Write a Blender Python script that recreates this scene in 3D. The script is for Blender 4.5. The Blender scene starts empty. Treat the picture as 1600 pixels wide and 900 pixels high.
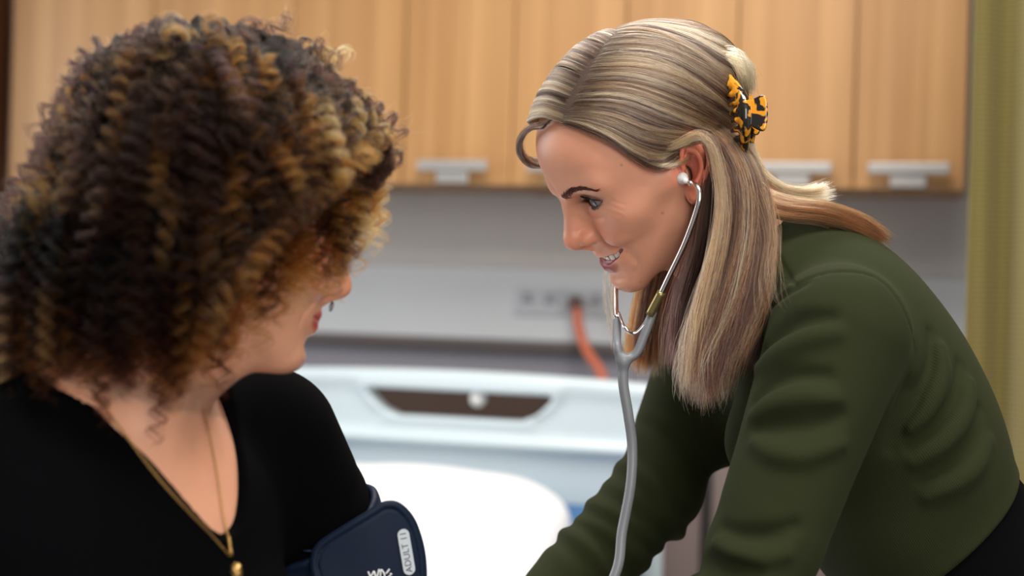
import bpy, bmesh, math, random
import numpy as np
from mathutils import Vector, Matrix

SC = bpy.context.scene
COL = SC.collection
random.seed(7)
RNG = np.random.default_rng(11)

# ------------------------------------------------------------------ camera
CAM_Z = 1.22
FPX = 2222.2                       # 50 mm lens on 36 mm, 1600 px wide
cam_d = bpy.data.cameras.new('camera')
cam_d.lens = 50; cam_d.sensor_width = 36
cam = bpy.data.objects.new('camera', cam_d); COL.objects.link(cam)
ROLL = math.radians(1.7)           # the photographer held the camera slightly tilted
QR = np.array([[math.cos(ROLL), 0, -math.sin(ROLL)], [0, 1, 0], [math.sin(ROLL), 0, math.cos(ROLL)]])
cam.location = (0, 0, CAM_Z); cam.rotation_mode = 'QUATERNION'
cam.rotation_quaternion = (Matrix(QR.tolist()) @ Matrix(((1, 0, 0), (0, 0, -1), (0, 1, 0)))).to_quaternion()
cam_d.dof.use_dof = True
cam_d.dof.focus_distance = 1.33
cam_d.dof.aperture_fstop = 2.9
cam_d.clip_start = 0.05
SC.camera = cam

# ------------------------------------------------------------------ world, lamps, exposure
SC.view_settings.view_transform = 'Standard'
SC.view_settings.look = 'None'
SC.view_settings.gamma = 1
SC.view_settings.use_curve_mapping = False
SC.view_settings.exposure = 0.18
w = bpy.data.worlds.new('world'); SC.world = w; w.use_nodes = True
bgn = w.node_tree.nodes['Background']
bgn.inputs[0].default_value = (0.92, 0.95, 1.0, 1); bgn.inputs[1].default_value = 0.26


def area(name, loc, size, power, color, target=None, rot=None):
    l = bpy.data.lights.new(name, 'AREA'); l.shape = 'RECTANGLE'
    l.size, l.size_y = size; l.energy = power; l.color = color
    o = bpy.data.objects.new(name, l); COL.objects.link(o); o.location = loc
    if target is not None:
        d = Vector(target) - Vector(loc)
        o.rotation_euler = d.to_track_quat('-Z', 'Y').to_euler()
    elif rot is not None:
        o.rotation_euler = rot
    return o


area('ceiling_lamp_light', (0.15, 2.25, 2.56), (1.5, 0.7), 30, (1.0, 0.95, 0.88), rot=(0, 0, 0))
area('ceiling_lamp_light', (0.3, 0.6, 2.56), (1.2, 0.6), 30, (1.0, 0.95, 0.88), rot=(0, 0, 0))
area('window_daylight', (-2.72, 2.59, 1.6), (1.8, 1.3), 32, (0.94, 0.97, 1.0), target=(0.2, 1.5, 1.1))
area('front_fill_light', (0.7, -1.3, 1.8), (1.5, 1.5), 34, (1.0, 0.93, 0.85), target=(0.3, 1.4, 1.1))  # added fill lamp behind the camera to brighten faces, not a real opening


def P3(px, py, Y):
    """point of the room seen at a pixel of the photograph, at distance Y"""
    return QR @ np.array([(px - 800) / FPX * Y, Y, -(py - 450) / FPX * Y]) + np.array([0, 0, CAM_Z])


PHI = math.radians(15)             # the room is turned 15 degrees against the camera
RZ = np.array([[math.cos(PHI), math.sin(PHI), 0], [-math.sin(PHI), math.cos(PHI), 0], [0, 0, 1]])


def on_wall(px, py, b):
    """(a, z) where the line of sight through a pixel meets the room plane b"""
    d = RZ.T @ (P3(px, py, 1.0) - (0, 0, CAM_Z)); t = b / d[1]
    return d[0] * t, CAM_Z + d[2] * t


def room_turn(*objs):
    """things laid out along the room's own axes take their place in the room"""
    for o in objs:
        o.location = RZ @ np.array(o.location); o.rotation_euler.z -= PHI


# ------------------------------------------------------------------ object helpers
def link(o, parent=None):
    COL.objects.link(o)
    if parent is not None:
        o.parent = parent
    return o


def tag(o, label=None, cat=None, group=None, kind=None):
    if label: o['label'] = label
    if cat: o['category'] = cat
    if group: o['group'] = group
    if kind: o['kind'] = kind
    return o


def empty(name, loc=(0, 0, 0)):
    o = bpy.data.objects.new(name, None); COL.objects.link(o); o.location = loc
    o.empty_display_size = 0.05
    return o


def mesh_obj(name, V, F, mat, parent=None, smooth=True, origin=None):
    me = bpy.data.meshes.new(name)
    V = np.asarray(V, float)
    if parent is not None:
        V = V - np.array(parent['_o'] if '_o' in parent.keys() else parent.location)
    elif origin is not None:
        V = V - np.array(origin)
    me.from_pydata([tuple(v) for v in V], [], [tuple(int(i) for i in f) for f in F])
    me.polygons.foreach_set('use_smooth', [smooth] * len(me.polygons))
    me.update()
    if mat is not None:
        me.materials.append(mat)
    o = bpy.data.objects.new(name, me); link(o, parent)
    if parent is None and origin is not None:
        o.location = tuple(origin)
    return o


def root(name, loc):
    o = empty(name, loc)
    return o


class MB:
    """collects primitive shapes and links them as one mesh"""
    def __init__(s): s.bm = bmesh.new()

    def box(s, c, size, bevel=0.0, seg=2, rot=None):
        r = bmesh.ops.create_cube(s.bm, size=1)
        vs = r['verts']
        M = Matrix.Translation(Vector(c)) @ (rot.to_4x4() if rot is not None else Matrix.Identity(4)) @ Matrix.Diagonal((*size, 1))
        bmesh.ops.transform(s.bm, matrix=M, verts=vs)
        if bevel:
            es = list({e for v in vs for e in v.link_edges})
            bmesh.ops.bevel(s.bm, geom=es, offset=bevel, segments=seg, affect='EDGES', profile=0.5)
        return s

    def cyl(s, a, b, r, r2=None, seg=24, bevel=0):
        a, b = Vector(a), Vector(b); d = b - a
        q = d.to_track_quat('Z', 'Y').to_matrix().to_4x4()
        rr = bmesh.ops.create_cone(s.bm, cap_ends=True, segments=seg, radius1=r, radius2=r if r2 is None else r2, depth=d.length)
        bmesh.ops.transform(s.bm, matrix=Matrix.Translation((a + b) / 2) @ q, verts=rr['verts'])
        if bevel:
            es = [e for e in {e for v in rr['verts'] for e in v.link_edges} if any(len(f.verts) > 4 for f in e.link_faces)]
            bmesh.ops.bevel(s.bm, geom=es, offset=bevel, segments=2, affect='EDGES')
        return s

    def ball(s, c, r, scale=(1, 1, 1), seg=24):
        rr = bmesh.ops.create_uvsphere(s.bm, u_segments=seg, v_segments=seg // 2, radius=r)
        bmesh.ops.transform(s.bm, matrix=Matrix.Translation(Vector(c)) @ Matrix.Diagonal((*scale, 1)), verts=rr['verts'])
        return s

    def build(s, name, mat, parent=None, smooth=False, origin=None):
        off = Vector(parent.location) if parent is not None else (Vector(origin) if origin is not None else Vector((0, 0, 0)))
        p = parent
        while p is not None and p.parent is not None:
            p = p.parent; off = off + Vector(p.location)
        bmesh.ops.transform(s.bm, matrix=Matrix.Translation(-off), verts=s.bm.verts)
        me = bpy.data.meshes.new(name); s.bm.to_mesh(me); s.bm.free()
        me.polygons.foreach_set('use_smooth', [smooth] * len(me.polygons))
        if mat: me.materials.append(mat)
        o = bpy.data.objects.new(name, me); link(o, parent)
        if parent is None and origin is not None: o.location = tuple(origin)
        return o


def world_off(parent):
    off = np.zeros(3); p = parent
    while p is not None:
        off = off + np.array(p.location); p = p.parent
    return off


def spline(pts, n):
    """Catmull-Rom through control rows (any width), n samples"""
    P = np.asarray(pts, float)
    if len(P) == 2:
        t = np.linspace(0, 1, n)[:, None]; return P[0] * (1 - t) + P[1] * t
    Q = np.vstack([2 * P[0] - P[1], P, 2 * P[-1] - P[-2]])
    m = len(P) - 1
    u = np.linspace(0, m, n); i = np.minimum(u.astype(int), m - 1); t = (u - i)[:, None]
    a, b, c, d = Q[i], Q[i + 1], Q[i + 2], Q[i + 3]
    return 0.5 * ((2 * b) + (-a + c) * t + (2 * a - 5 * b + 4 * c - d) * t ** 2 + (-a + 3 * b - 3 * c + d) * t ** 3)


def tube_mesh(path, rad, seg=12, cap=True):
    """V,F of a tube along path (N,3) with radii (scalar or N)"""
    P = np.asarray(path, float); N = len(P); rad = np.broadcast_to(np.asarray(rad, float), (N,))
    T = np.gradient(P, axis=0); T /= np.linalg.norm(T, axis=1)[:, None] + 1e-12
    up = np.array([0.13, 0.2, 0.97]); n = np.cross(T[0], up); n /= np.linalg.norm(n)
    V = []; 
    for i in range(N):
        n = n - T[i] * (n @ T[i]); n /= np.linalg.norm(n) + 1e-12
        b = np.cross(T[i], n)
        a = np.linspace(0, 2 * np.pi, seg, endpoint=False)
        V.append(P[i] + rad[i] * (np.cos(a)[:, None] * n + np.sin(a)[:, None] * b))
    V = np.vstack(V); F = []
    for i in range(N - 1):
        for k in range(seg):
            F.append((i * seg + k, i * seg + (k + 1) % seg, (i + 1) * seg + (k + 1) % seg, (i + 1) * seg + k))
    if cap:
        F.append(tuple(range(seg - 1, -1, -1))); F.append(tuple((N - 1) * seg + k for k in range(seg)))
    return V, F


def join_vf(parts):
    V = []; F = []; o = 0
    for v, f in parts:
        V.append(np.asarray(v)); F += [tuple(int(i) + o for i in ff) for ff in f]; o += len(v)
    return np.vstack(V), F


def tube_obj(name, path, rad, mat, parent=None, seg=12):
    V, F = tube_mesh(path, rad, seg)
    o = mesh_obj_w(name, V, F, mat, parent); return o


def mesh_obj_w(name, V, F, mat, parent=None, smooth=True, origin=None):
    V = np.asarray(V, float)
    if parent is not None: V = V - world_off(parent)
    me = bpy.data.meshes.new(name)
    if origin is not None and parent is None: V = V - np.asarray(origin)
    me.from_pydata(V.tolist(), [], [tuple(int(i) for i in f) for f in F])
    me.polygons.foreach_set('use_smooth', [smooth] * len(me.polygons)); me.update()
    if mat is not None: me.materials.append(mat)
    o = bpy.data.objects.new(name, me); link(o, parent)
    if parent is None and origin is not None: o.location = tuple(origin)
    return o


# ------------------------------------------------------------------ distance-field sculpting
F32 = np.float32


def smin(a, b, k):
    h = np.maximum(k - np.abs(a - b), 0) / k
    return np.minimum(a, b) - h * h * k * 0.25


def smax(a, b, k):
    return -smin(-a, -b, k)


def sph(p, c, r):
    d = p - np.asarray(c, F32); return np.sqrt((d * d).sum(1)) - r


def ell(p, c, r, R=None):
    d = p - np.asarray(c, F32)
    if R is not None: d = d @ np.asarray(R, F32)
    r = np.asarray(r, F32)
    q = d / r; k0 = np.sqrt((q * q).sum(1)); q = q / r; k1 = np.sqrt((q * q).sum(1)) + 1e-9
    return k0 * (k0 - 1) / k1


def cap(p, a, b, ra, rb=None):
    rb = ra if rb is None else rb
    a = np.asarray(a, F32); b = np.asarray(b, F32); ab = b - a
    t = np.clip(((p - a) @ ab) / float(ab @ ab + 1e-12), 0, 1)
    d = p - a - t[:, None] * ab
    return np.sqrt((d * d).sum(1)) - (ra + (rb - ra) * t)


def chain(p, pts, rad, k=None):
    d = None
    for i in range(len(pts) - 1):
        c = cap(p, pts[i], pts[i + 1], rad[i], rad[i + 1])
        d = c if d is None else (np.minimum(d, c) if k is None else smin(d, c, k))
    return d


def bbcull(p, lo, hi):
    lo = np.asarray(lo); hi = np.asarray(hi)
    return ((p > lo) & (p < hi)).all(1)


def local_op(d, p, pts, margin, fn):
    """apply fn(d_sub, p_sub) only near the control points (speed)"""
    pts = np.asarray(pts, F32)
    m = bbcull(p, pts.min(0) - margin, pts.max(0) + margin)
    if m.any():
        d[m] = fn(d[m], p[m])
    return d


def sdf_mesh(f, lo, hi, h, coarse=6, refine=2):
    """surface nets over the box lo..hi at cell h; f: (N,3)->(N,)"""
    lo = np.asarray(lo, float); hi = np.asarray(hi, float)
    nb = np.ceil((hi - lo) / (h * coarse)).astype(int)
    n = nb * coarse + 1
    H = h * coarse
    cx = [lo[i] + H * (np.arange(nb[i]) + 0.5) for i in range(3)]
    G = np.stack(np.meshgrid(*cx, indexing='ij'), -1).reshape(-1, 3).astype(F32)
    dc = np.concatenate([f(G[i:i + 400000]) for i in range(0, len(G), 400000)])
    near = np.abs(dc) < H * 1.35
    D = np.repeat(np.repeat(np.repeat(dc.reshape(nb), coarse, 0), coarse, 1), coarse, 2)
    D = np.pad(D, ((0, 1),) * 3, mode='edge').astype(F32)
    bi = np.argwhere(near.reshape(nb))
    loc = np.stack(np.meshgrid(*[np.arange(coarse + 1)] * 3, indexing='ij'), -1).reshape(-1, 3)
    step = 2000
    for s in range(0, len(bi), step):
        ii = (bi[s:s + step, None, :] * coarse + loc[None]).reshape(-1, 3)
        v = f((lo + ii * h).astype(F32))
        D[ii[:, 0], ii[:, 1], ii[:, 2]] = v
    S = D < 0
    c = np.zeros(tuple(np.array(S.shape) - 1), np.int8)
    for a in (0, 1):
        for b in (0, 1):
            for e in (0, 1):
                c += S[a:S.shape[0] - 1 + a, b:S.shape[1] - 1 + b, e:S.shape[2] - 1 + e]
    act = (c > 0) & (c < 8)
    idx = np.argwhere(act); ids = -np.ones(act.shape, np.int64); ids[act] = np.arange(len(idx))
    acc = np.zeros((len(idx), 3)); cnt = np.zeros(len(idx))
    co = [(a, b, e) for a in (0, 1) for b in (0, 1) for e in (0, 1)]
    val = {k: D[idx[:, 0] + k[0], idx[:, 1] + k[1], idx[:, 2] + k[2]] for k in co}
    for k in co:
        for ax in range(3):
            if k[ax] == 0:
                k2 = list(k); k2[ax] = 1; k2 = tuple(k2)
                va, vb = val[k], val[k2]; m = (va < 0) != (vb < 0)
                t = np.where(m, va / np.where(m, va - vb, 1), 0)
                pt = np.zeros((len(idx), 3)) + np.array(k); pt[:, ax] = t
                acc[m] += pt[m]; cnt[m] += 1
    V = lo + (idx + acc / cnt[:, None]) * h
    Fs = []
    for ax in range(3):
        o1, o2 = (ax + 1) % 3, (ax + 2) % 3
        sl0 = [slice(None)] * 3; sl1 = [slice(None)] * 3
        sl0[ax] = slice(0, S.shape[ax] - 1); sl1[ax] = slice(1, S.shape[ax])
        cr = S[tuple(sl0)] != S[tuple(sl1)]
        e = np.argwhere(cr); e = e[(e[:, o1] > 0) & (e[:, o2] > 0) & (e[:, o1] < act.shape[o1]) & (e[:, o2] < act.shape[o2])]
        q = []
        for (a, b) in ((0, 0), (1, 0), (1, 1), (0, 1)):
            g = e.copy(); g[:, o1] -= 1 - a; g[:, o2] -= 1 - b
            q.append(ids[g[:, 0], g[:, 1], g[:, 2]])
        q = np.stack(q, 1)
        ins = S[e[:, 0], e[:, 1], e[:, 2]]
        q[~ins] = q[~ins][:, ::-1]
        Fs.append(q)
    Fq = np.vstack(Fs); Fq = Fq[(Fq >= 0).all(1)]
    for _ in range(refine):
        g, d = grad(f, V, h * 0.5)
        V = V - g * np.clip(d, -h, h)[:, None]
    # keep the largest shell sizes only where tiny crumbs exist
    return V, Fq


def grad(f, V, e):
    V = np.asarray(V, F32); d = f(V); g = np.zeros((len(V), 3))
    for i in range(3):
        o = np.zeros(3, F32); o[i] = e
        g[:, i] = (f(V + o) - f(V - o)) / (2 * e)
    n = np.linalg.norm(g, axis=1) + 1e-9
    return g / n[:, None], d / np.maximum(n, 0.5)


def nets_obj(name, V, Fq, mat, parent=None, smooth_iter=0):
    off = world_off(parent)
    me = bpy.data.meshes.new(name)
    me.vertices.add(len(V)); me.vertices.foreach_set('co', (V - off).astype(F32).ravel())
    me.loops.add(len(Fq) * 4); me.loops.foreach_set('vertex_index', Fq.astype(np.int32).ravel())
    me.polygons.add(len(Fq)); me.polygons.foreach_set('loop_start', np.arange(0, len(Fq) * 4, 4, dtype=np.int32))
    me.polygons.foreach_set('use_smooth', np.ones(len(Fq), bool))
    me.update(calc_edges=True); me.validate()
    if mat is not None: me.materials.append(mat)
    o = bpy.data.objects.new(name, me); link(o, parent)
    return o


def set_col(o, name, C):
    a = o.data.attributes.new(name, 'FLOAT_COLOR', 'POINT')
    C = np.asarray(C, F32)
    if C.shape[1] == 3: C = np.hstack([C, np.ones((len(C), 1), F32)])
    a.data.foreach_set('color', C.ravel())


def trace(f, px, py, y0=0.8, y1=1.9, scale=1.0):
    """first surface point of field f (metres) seen at photograph pixels"""
    px = np.atleast_1d(np.asarray(px, float)); py = np.atleast_1d(np.asarray(py, float))
    d = np.stack([(px - 800) / FPX, np.ones_like(px), -(py - 450) / FPX], 1) @ QR.T; ln = np.linalg.norm(d, axis=1)
    t = np.full(len(px), y0)
    for _ in range(90):
        v = f((d * t[:, None] + [0, 0, CAM_Z]).astype(F32))
        t = np.minimum(t + np.maximum(v, -0.004) * 0.7 / ln, y1)
    return d * t[:, None] + [0, 0, CAM_Z], t


# ------------------------------------------------------------------ hair strands
def hair_obj(name, paths, radii, colors, mat, parent, tip=0.25):
    """paths (S,N,3) world; radii (S,), colors (S,3) or (S,N,3)"""
    S, N, _ = paths.shape
    off = world_off(parent)
    h = bpy.data.hair_curves.new(name); h.add_curves([N] * S)
    h.points.foreach_set('position', (paths - off).astype(F32).ravel())
    prof = np.ones(N); k = max(2, N // 4); prof[-k:] = np.linspace(1, tip, k)
    rr = (np.asarray(radii)[:, None] * prof[None]).astype(F32)
    a = h.attributes.get('radius') or h.attributes.new('radius', 'FLOAT', 'POINT')
    a.data.foreach_set('value', rr.ravel())
    C = np.asarray(colors, F32)
    if C.ndim == 2: C = np.repeat(C[:, None, :], N, 1)
    C = np.concatenate([C, np.ones((S, N, 1), F32)], 2)
    a = h.attributes.new('hcol', 'FLOAT_COLOR', 'POINT'); a.data.foreach_set('color', C.astype(F32).ravel())
    if mat: h.materials.append(mat)
    o = bpy.data.objects.new(name, h); link(o, parent)
    return o


# ------------------------------------------------------------------ materials
def new_mat(name):
    m = bpy.data.materials.new(name); m.use_nodes = True
    return m, m.node_tree, m.node_tree.nodes['Principled BSDF']


def N_(nt, t, **kw):
    n = nt.nodes.new(t)
    for k, v in kw.items():
        if k.startswith('i_'): n.inputs[int(k[2:]) if k[2:].isdigit() else k[2:].replace('_', ' ')].default_value = v
        else: setattr(n, k, v)
    return n


def plain(name, col, rough=0.5, metal=0.0, noise=0.0, nscale=40, bump=0.0, bscale=300, **kw):
    m, nt, b = new_mat(name)
    b.inputs['Base Color'].default_value = (*col, 1); b.inputs['Roughness'].default_value = rough
    b.inputs['Metallic'].default_value = metal
    for k, v in kw.items(): b.inputs[k.replace('_', ' ')].default_value = v
    if noise:
        tc = N_(nt, 'ShaderNodeTexCoord'); nz = N_(nt, 'ShaderNodeTexNoise', i_Scale=nscale, i_Detail=4.0)
        nt.links.new(tc.outputs['Object'], nz.inputs['Vector'])
        mx = N_(nt, 'ShaderNodeMix', data_type='RGBA')
        mx.inputs['A'].default_value = (*[c * (1 - noise) for c in col], 1); mx.inputs['B'].default_value = (*[min(1, c * (1 + noise)) for c in col], 1)
        nt.links.new(nz.outputs['Fac'], mx.inputs['Factor']); nt.links.new(mx.outputs['Result'], b.inputs['Base Color'])
    if bump:
        tc = N_(nt, 'ShaderNodeTexCoord'); nz = N_(nt, 'ShaderNodeTexNoise', i_Scale=bscale, i_Detail=3.0)
        nt.links.new(tc.outputs['Object'], nz.inputs['Vector'])
        bp = N_(nt, 'ShaderNodeBump', i_Strength=bump, i_Distance=0.001)
        nt.links.new(nz.outputs['Fac'], bp.inputs['Height']); nt.links.new(bp.outputs['Normal'], b.inputs['Normal'])
    return m


def hair_mat(name, rough=0.35, ior=1.5):
    m, nt, b = new_mat(name)
    nt.nodes.remove(b)
    at = N_(nt, 'ShaderNodeAttribute', attribute_name='hcol')
    hb = N_(nt, 'ShaderNodeBsdfHairPrincipled')
    hb.parametrization = 'COLOR'
    hb.inputs['Roughness'].default_value = rough; hb.inputs['IOR'].default_value = ior
    hb.inputs['Radial Roughness'].default_value = 0.5
    hb.inputs['Random Roughness'].default_value = 0.2
    nt.links.new(at.outputs['Color'], hb.inputs['Color'])
    nt.links.new(hb.outputs[0], nt.nodes['Material Output'].inputs['Surface'])
    return m


def skin_mat(name):
    m, nt, b = new_mat(name)
    at = N_(nt, 'ShaderNodeAttribute', attribute_name='skin')
    tc = N_(nt, 'ShaderNodeTexCoord')
    nz = N_(nt, 'ShaderNodeTexNoise', i_Scale=55.0, i_Detail=5.0)
    nt.links.new(tc.outputs['Object'], nz.inputs['Vector'])
    mp = N_(nt, 'ShaderNodeMapRange'); mp.inputs['To Min'].default_value = 0.93; mp.inputs['To Max'].default_value = 1.07
    nt.links.new(nz.outputs['Fac'], mp.inputs['Value'])
    mx = N_(nt, 'ShaderNodeVectorMath', operation='SCALE')
    nt.links.new(at.outputs['Color'], mx.inputs[0]); nt.links.new(mp.outputs[0], mx.inputs['Scale'])
    nt.links.new(mx.outputs[0], b.inputs['Base Color'])
    b.inputs['Roughness'].default_value = 0.42
    b.inputs['Specular IOR Level'].default_value = 0.45
    b.inputs['Subsurface Weight'].default_value = 0.35
    b.inputs['Subsurface Radius'].default_value = (1.0, 0.35, 0.2)
    b.inputs['Subsurface Scale'].default_value = 0.006
    n2 = N_(nt, 'ShaderNodeTexNoise', i_Scale=900.0, i_Detail=3.0)
    nt.links.new(tc.outputs['Object'], n2.inputs['Vector'])
    bp = N_(nt, 'ShaderNodeBump', i_Strength=0.10, i_Distance=0.0006)
    nt.links.new(n2.outputs['Fac'], bp.inputs['Height']); nt.links.new(bp.outputs['Normal'], b.inputs['Normal'])
    return m


def lin(r, g, b):
    f = lambda c: (c / 255 / 12.92) if c / 255 <= 0.04045 else ((c / 255 + 0.055) / 1.055) ** 2.4
    return (f(r), f(g), f(b))
# ------------------------------------------------------------------ the room (built on its own axes a, b, z; then turned)
def wood(name, c1, c2, scale=1.0):
    m, nt, b = new_mat(name)
    tc = N_(nt, 'ShaderNodeTexCoord'); mp = N_(nt, 'ShaderNodeMapping')
    mp.inputs['Scale'].default_value = (26 * scale, 3 * scale, .55 * scale)
    nt.links.new(tc.outputs['Object'], mp.inputs['Vector'])
    nz = N_(nt, 'ShaderNodeTexNoise', i_Scale=1.0, i_Detail=5.0); nz.inputs['Distortion'].default_value = .25
    nt.links.new(mp.outputs[0], nz.inputs['Vector'])
    mp2 = N_(nt, 'ShaderNodeMapping'); mp2.inputs['Scale'].default_value = (190, 8, 3); nt.links.new(tc.outputs['Object'], mp2.inputs['Vector'])
    n2 = N_(nt, 'ShaderNodeTexNoise', i_Scale=1.0, i_Detail=3.0); nt.links.new(mp2.outputs[0], n2.inputs['Vector'])
    ad = N_(nt, 'ShaderNodeMath', operation='MULTIPLY_ADD'); ad.inputs[1].default_value = .35; nt.links.new(n2.outputs['Fac'], ad.inputs[0])
    m3 = N_(nt, 'ShaderNodeMath', operation='MULTIPLY'); m3.inputs[1].default_value = .8; nt.links.new(nz.outputs['Fac'], m3.inputs[0]); nt.links.new(m3.outputs[0], ad.inputs[2])
    mr = N_(nt, 'ShaderNodeMapRange'); mr.inputs['From Min'].default_value = .38; mr.inputs['From Max'].default_value = .78; nt.links.new(ad.outputs[0], mr.inputs['Value'])
    mx = N_(nt, 'ShaderNodeMix', data_type='RGBA'); mx.inputs['A'].default_value = (*c1, 1); mx.inputs['B'].default_value = (*c2, 1)
    nt.links.new(mr.outputs[0], mx.inputs['Factor']); nt.links.new(mx.outputs['Result'], b.inputs['Base Color'])
    b.inputs['Roughness'].default_value = .45
    return m


MAT_WALL = plain('wall_paint', lin(196, 192, 190), .7, noise=.03, nscale=4)
MAT_CEIL = plain('ceiling_paint', lin(225, 224, 220), .9)
MAT_FLOOR = plain('vinyl_floor', lin(120, 122, 126), .35, noise=.12, nscale=60)
MAT_OAK = wood('oak_laminate', lin(196, 150, 98), lin(166, 120, 72))
MAT_WOODD = wood('dark_wood', lin(120, 78, 44), lin(92, 56, 30))
MAT_STEEL = plain('satin_steel', (.42, .41, .40), .5, metal=.6)
MAT_PANEL = plain('white_laminate', lin(206, 210, 214), .4)
MAT_RAIL = plain('grey_rail', lin(92, 84, 82), .5)
MAT_LOW = plain('grey_wall_guard', lin(140, 138, 148), .5)

BW = 3.62            # back wall
BC = 3.27            # cabinet fronts
ROOM = []


def struct(mb, name, mat):
    o = mb.build(name, mat, None, False, origin=(0, 0, 0)); tag(o, kind='structure'); ROOM.append(o); return o


A0, A1, B0, B1, H = -3.4, 2.2, -1.6, BW, 2.62
struct(MB().box(((A0 + A1) / 2, BW + .06, H / 2), (A1 - A0 + .24, .12, H)), 'wall_back', MAT_WALL)
struct(MB().box((A1 + .06, (B0 + B1) / 2, H / 2), (.12, B1 - B0, H)), 'wall_right', MAT_WALL)
# window wall on the left, an opening with a window in it
wl = MB()
wy0, wy1, wz0, wz1 = .9, 2.7, .95, 2.25
wl.box((A0 - .06, (B0 + wy0) / 2, H / 2), (.12, wy0 - B0, H)); wl.box((A0 - .06, (wy1 + B1) / 2, H / 2), (.12, B1 - wy1, H))
wl.box((A0 - .06, (wy0 + wy1) / 2, wz0 / 2), (.12, wy1 - wy0, wz0)); wl.box((A0 - .06, (wy0 + wy1) / 2, (wz1 + H) / 2), (.12, wy1 - wy0, H - wz1))
struct(wl, 'wall_left', MAT_WALL)
wf = MB()
for y in (wy0 + .03, (wy0 + wy1) / 2, wy1 - .03): wf.box((A0 - .05, y, (wz0 + wz1) / 2), (.06, .06, wz1 - wz0))
for z in (wz0 + .03, wz1 - .03): wf.box((A0 - .05, (wy0 + wy1) / 2, z), (.058, wy1 - wy0 - .01, .06))
struct(wf, 'window_1', MAT_PANEL)
struct(MB().box(((A0 + A1) / 2, (B0 + B1) / 2, -.05), (A1 - A0 + .24, B1 - B0 + .24, .1)), 'floor', MAT_FLOOR)
struct(MB().box(((A0 + A1) / 2, (B0 + B1) / 2, H + .05), (A1 - A0 + .24, B1 - B0 + .24, .1)), 'ceiling', MAT_CEIL)
struct(MB().box(((A0 + A1) / 2, BW - .008, .05), (A1 - A0, .016, .10)), 'baseboard_back', MAT_LOW)


def px_a(px, py, b): return on_wall(px, py, b)[0]


# overhead cabinets
ZB = on_wall(1050, 292, BC)[1]; ZT = ZB + .78
units = [((455, 235, 15), 'oak wall cabinet on the far left, half hidden behind the dark curly hair'),
         ((455, 630, 800), 'oak wall cabinet with two doors above the bed, between the two heads'),
         ((800, 975, 1150), 'oak wall cabinet directly behind the blonde head, one handle seen beside the forehead'),
         ((1150, 1335, 1510), 'oak wall cabinet above the leaning shoulder, next to the green curtain')]
for (e, lab) in units:
    e = sorted(e)
    ea = [px_a(x, 200, BC) for x in e]
    r0 = empty('wall_cabinet', ((ea[0] + ea[2]) / 2, (BC + BW) / 2, ZB)); ROOM.append(r0)
    tag(r0, lab, 'cabinet', 'overhead cabinets in a row')
    t = .018; m = MB(); w_ = ea[2] - ea[0] - .002; cx = (ea[0] + ea[2]) / 2; dep = BW - BC - .022
    yc = BC + .021 + dep / 2
    m.box((ea[0] + .001 + t / 2, yc, (ZB + ZT) / 2), (t, dep, ZT - ZB)); m.box((ea[2] - .001 - t / 2, yc, (ZB + ZT) / 2), (t, dep, ZT - ZB))
    m.box((cx, yc, ZB + t / 2 + .004), (w_ - 2 * t, dep, t)); m.box((cx, yc, ZT - t / 2), (w_ - 2 * t, dep, t)); m.box((cx, BW - .006, (ZB + ZT) / 2), (w_ - 2 * t, .008, ZT - ZB - 2 * t))
    m.build('carcass', MAT_OAK, r0)
    for i in (0, 1):
        d0, d1 = ea[i] + .0015, ea[i + 1] - .0015; dc = (d0 + d1) / 2
        dr = empty('door', (dc - r0.location[0], BC - r0.location[1], 0)); dr.parent = r0
        off = Vector(r0.location) + Vector(dr.location)
        m = MB().box((dc, BC + .009, (ZB + ZT) / 2), (d1 - d0, .018, ZT - ZB), bevel=.0015, seg=1)
        bpy.data.objects.remove(dr)
        dr = m.build('door', MAT_OAK, r0)
        h = MB(); zh = ZB + .043
        h.box((dc, BC - .030, zh), (.174, .012, .026), bevel=.004, seg=2)
        h.box((dc, BC - .024, zh - .022), (.078, .010, .040), bevel=.004, seg=2)
        h.box((dc, BC - .009, zh + .0), (.060, .034, .012), bevel=.002)
        h.build('handle', MAT_STEEL, dr)

# tall dark end unit at the far left
aL = px_a(12, 200, BC + .15); r0 = empty('tall_cabinet', (aL - .3, (BC + BW) / 2 - .1, 0)); ROOM.append(r0)
tag(r0, 'dark brown wooden cabinet side at the edge of the picture behind the curly hair', 'cabinet')
m = MB(); m.box((aL - .30, BC + .0, 1.1), (.6, .30, 2.2), bevel=.002, seg=1); m.build('carcass', MAT_WOODD, r0)
m = MB(); m.box((aL - .30, BC - .16, 1.12), (.59, .018, 2.1), bevel=.002, seg=1); dr = m.build('door', MAT_WOODD, r0)
m = MB(); m.box((aL - .06, BC - .19, 1.1), (.014, .03, .18), bevel=.004); m.build('handle', MAT_STEEL, dr)

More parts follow.
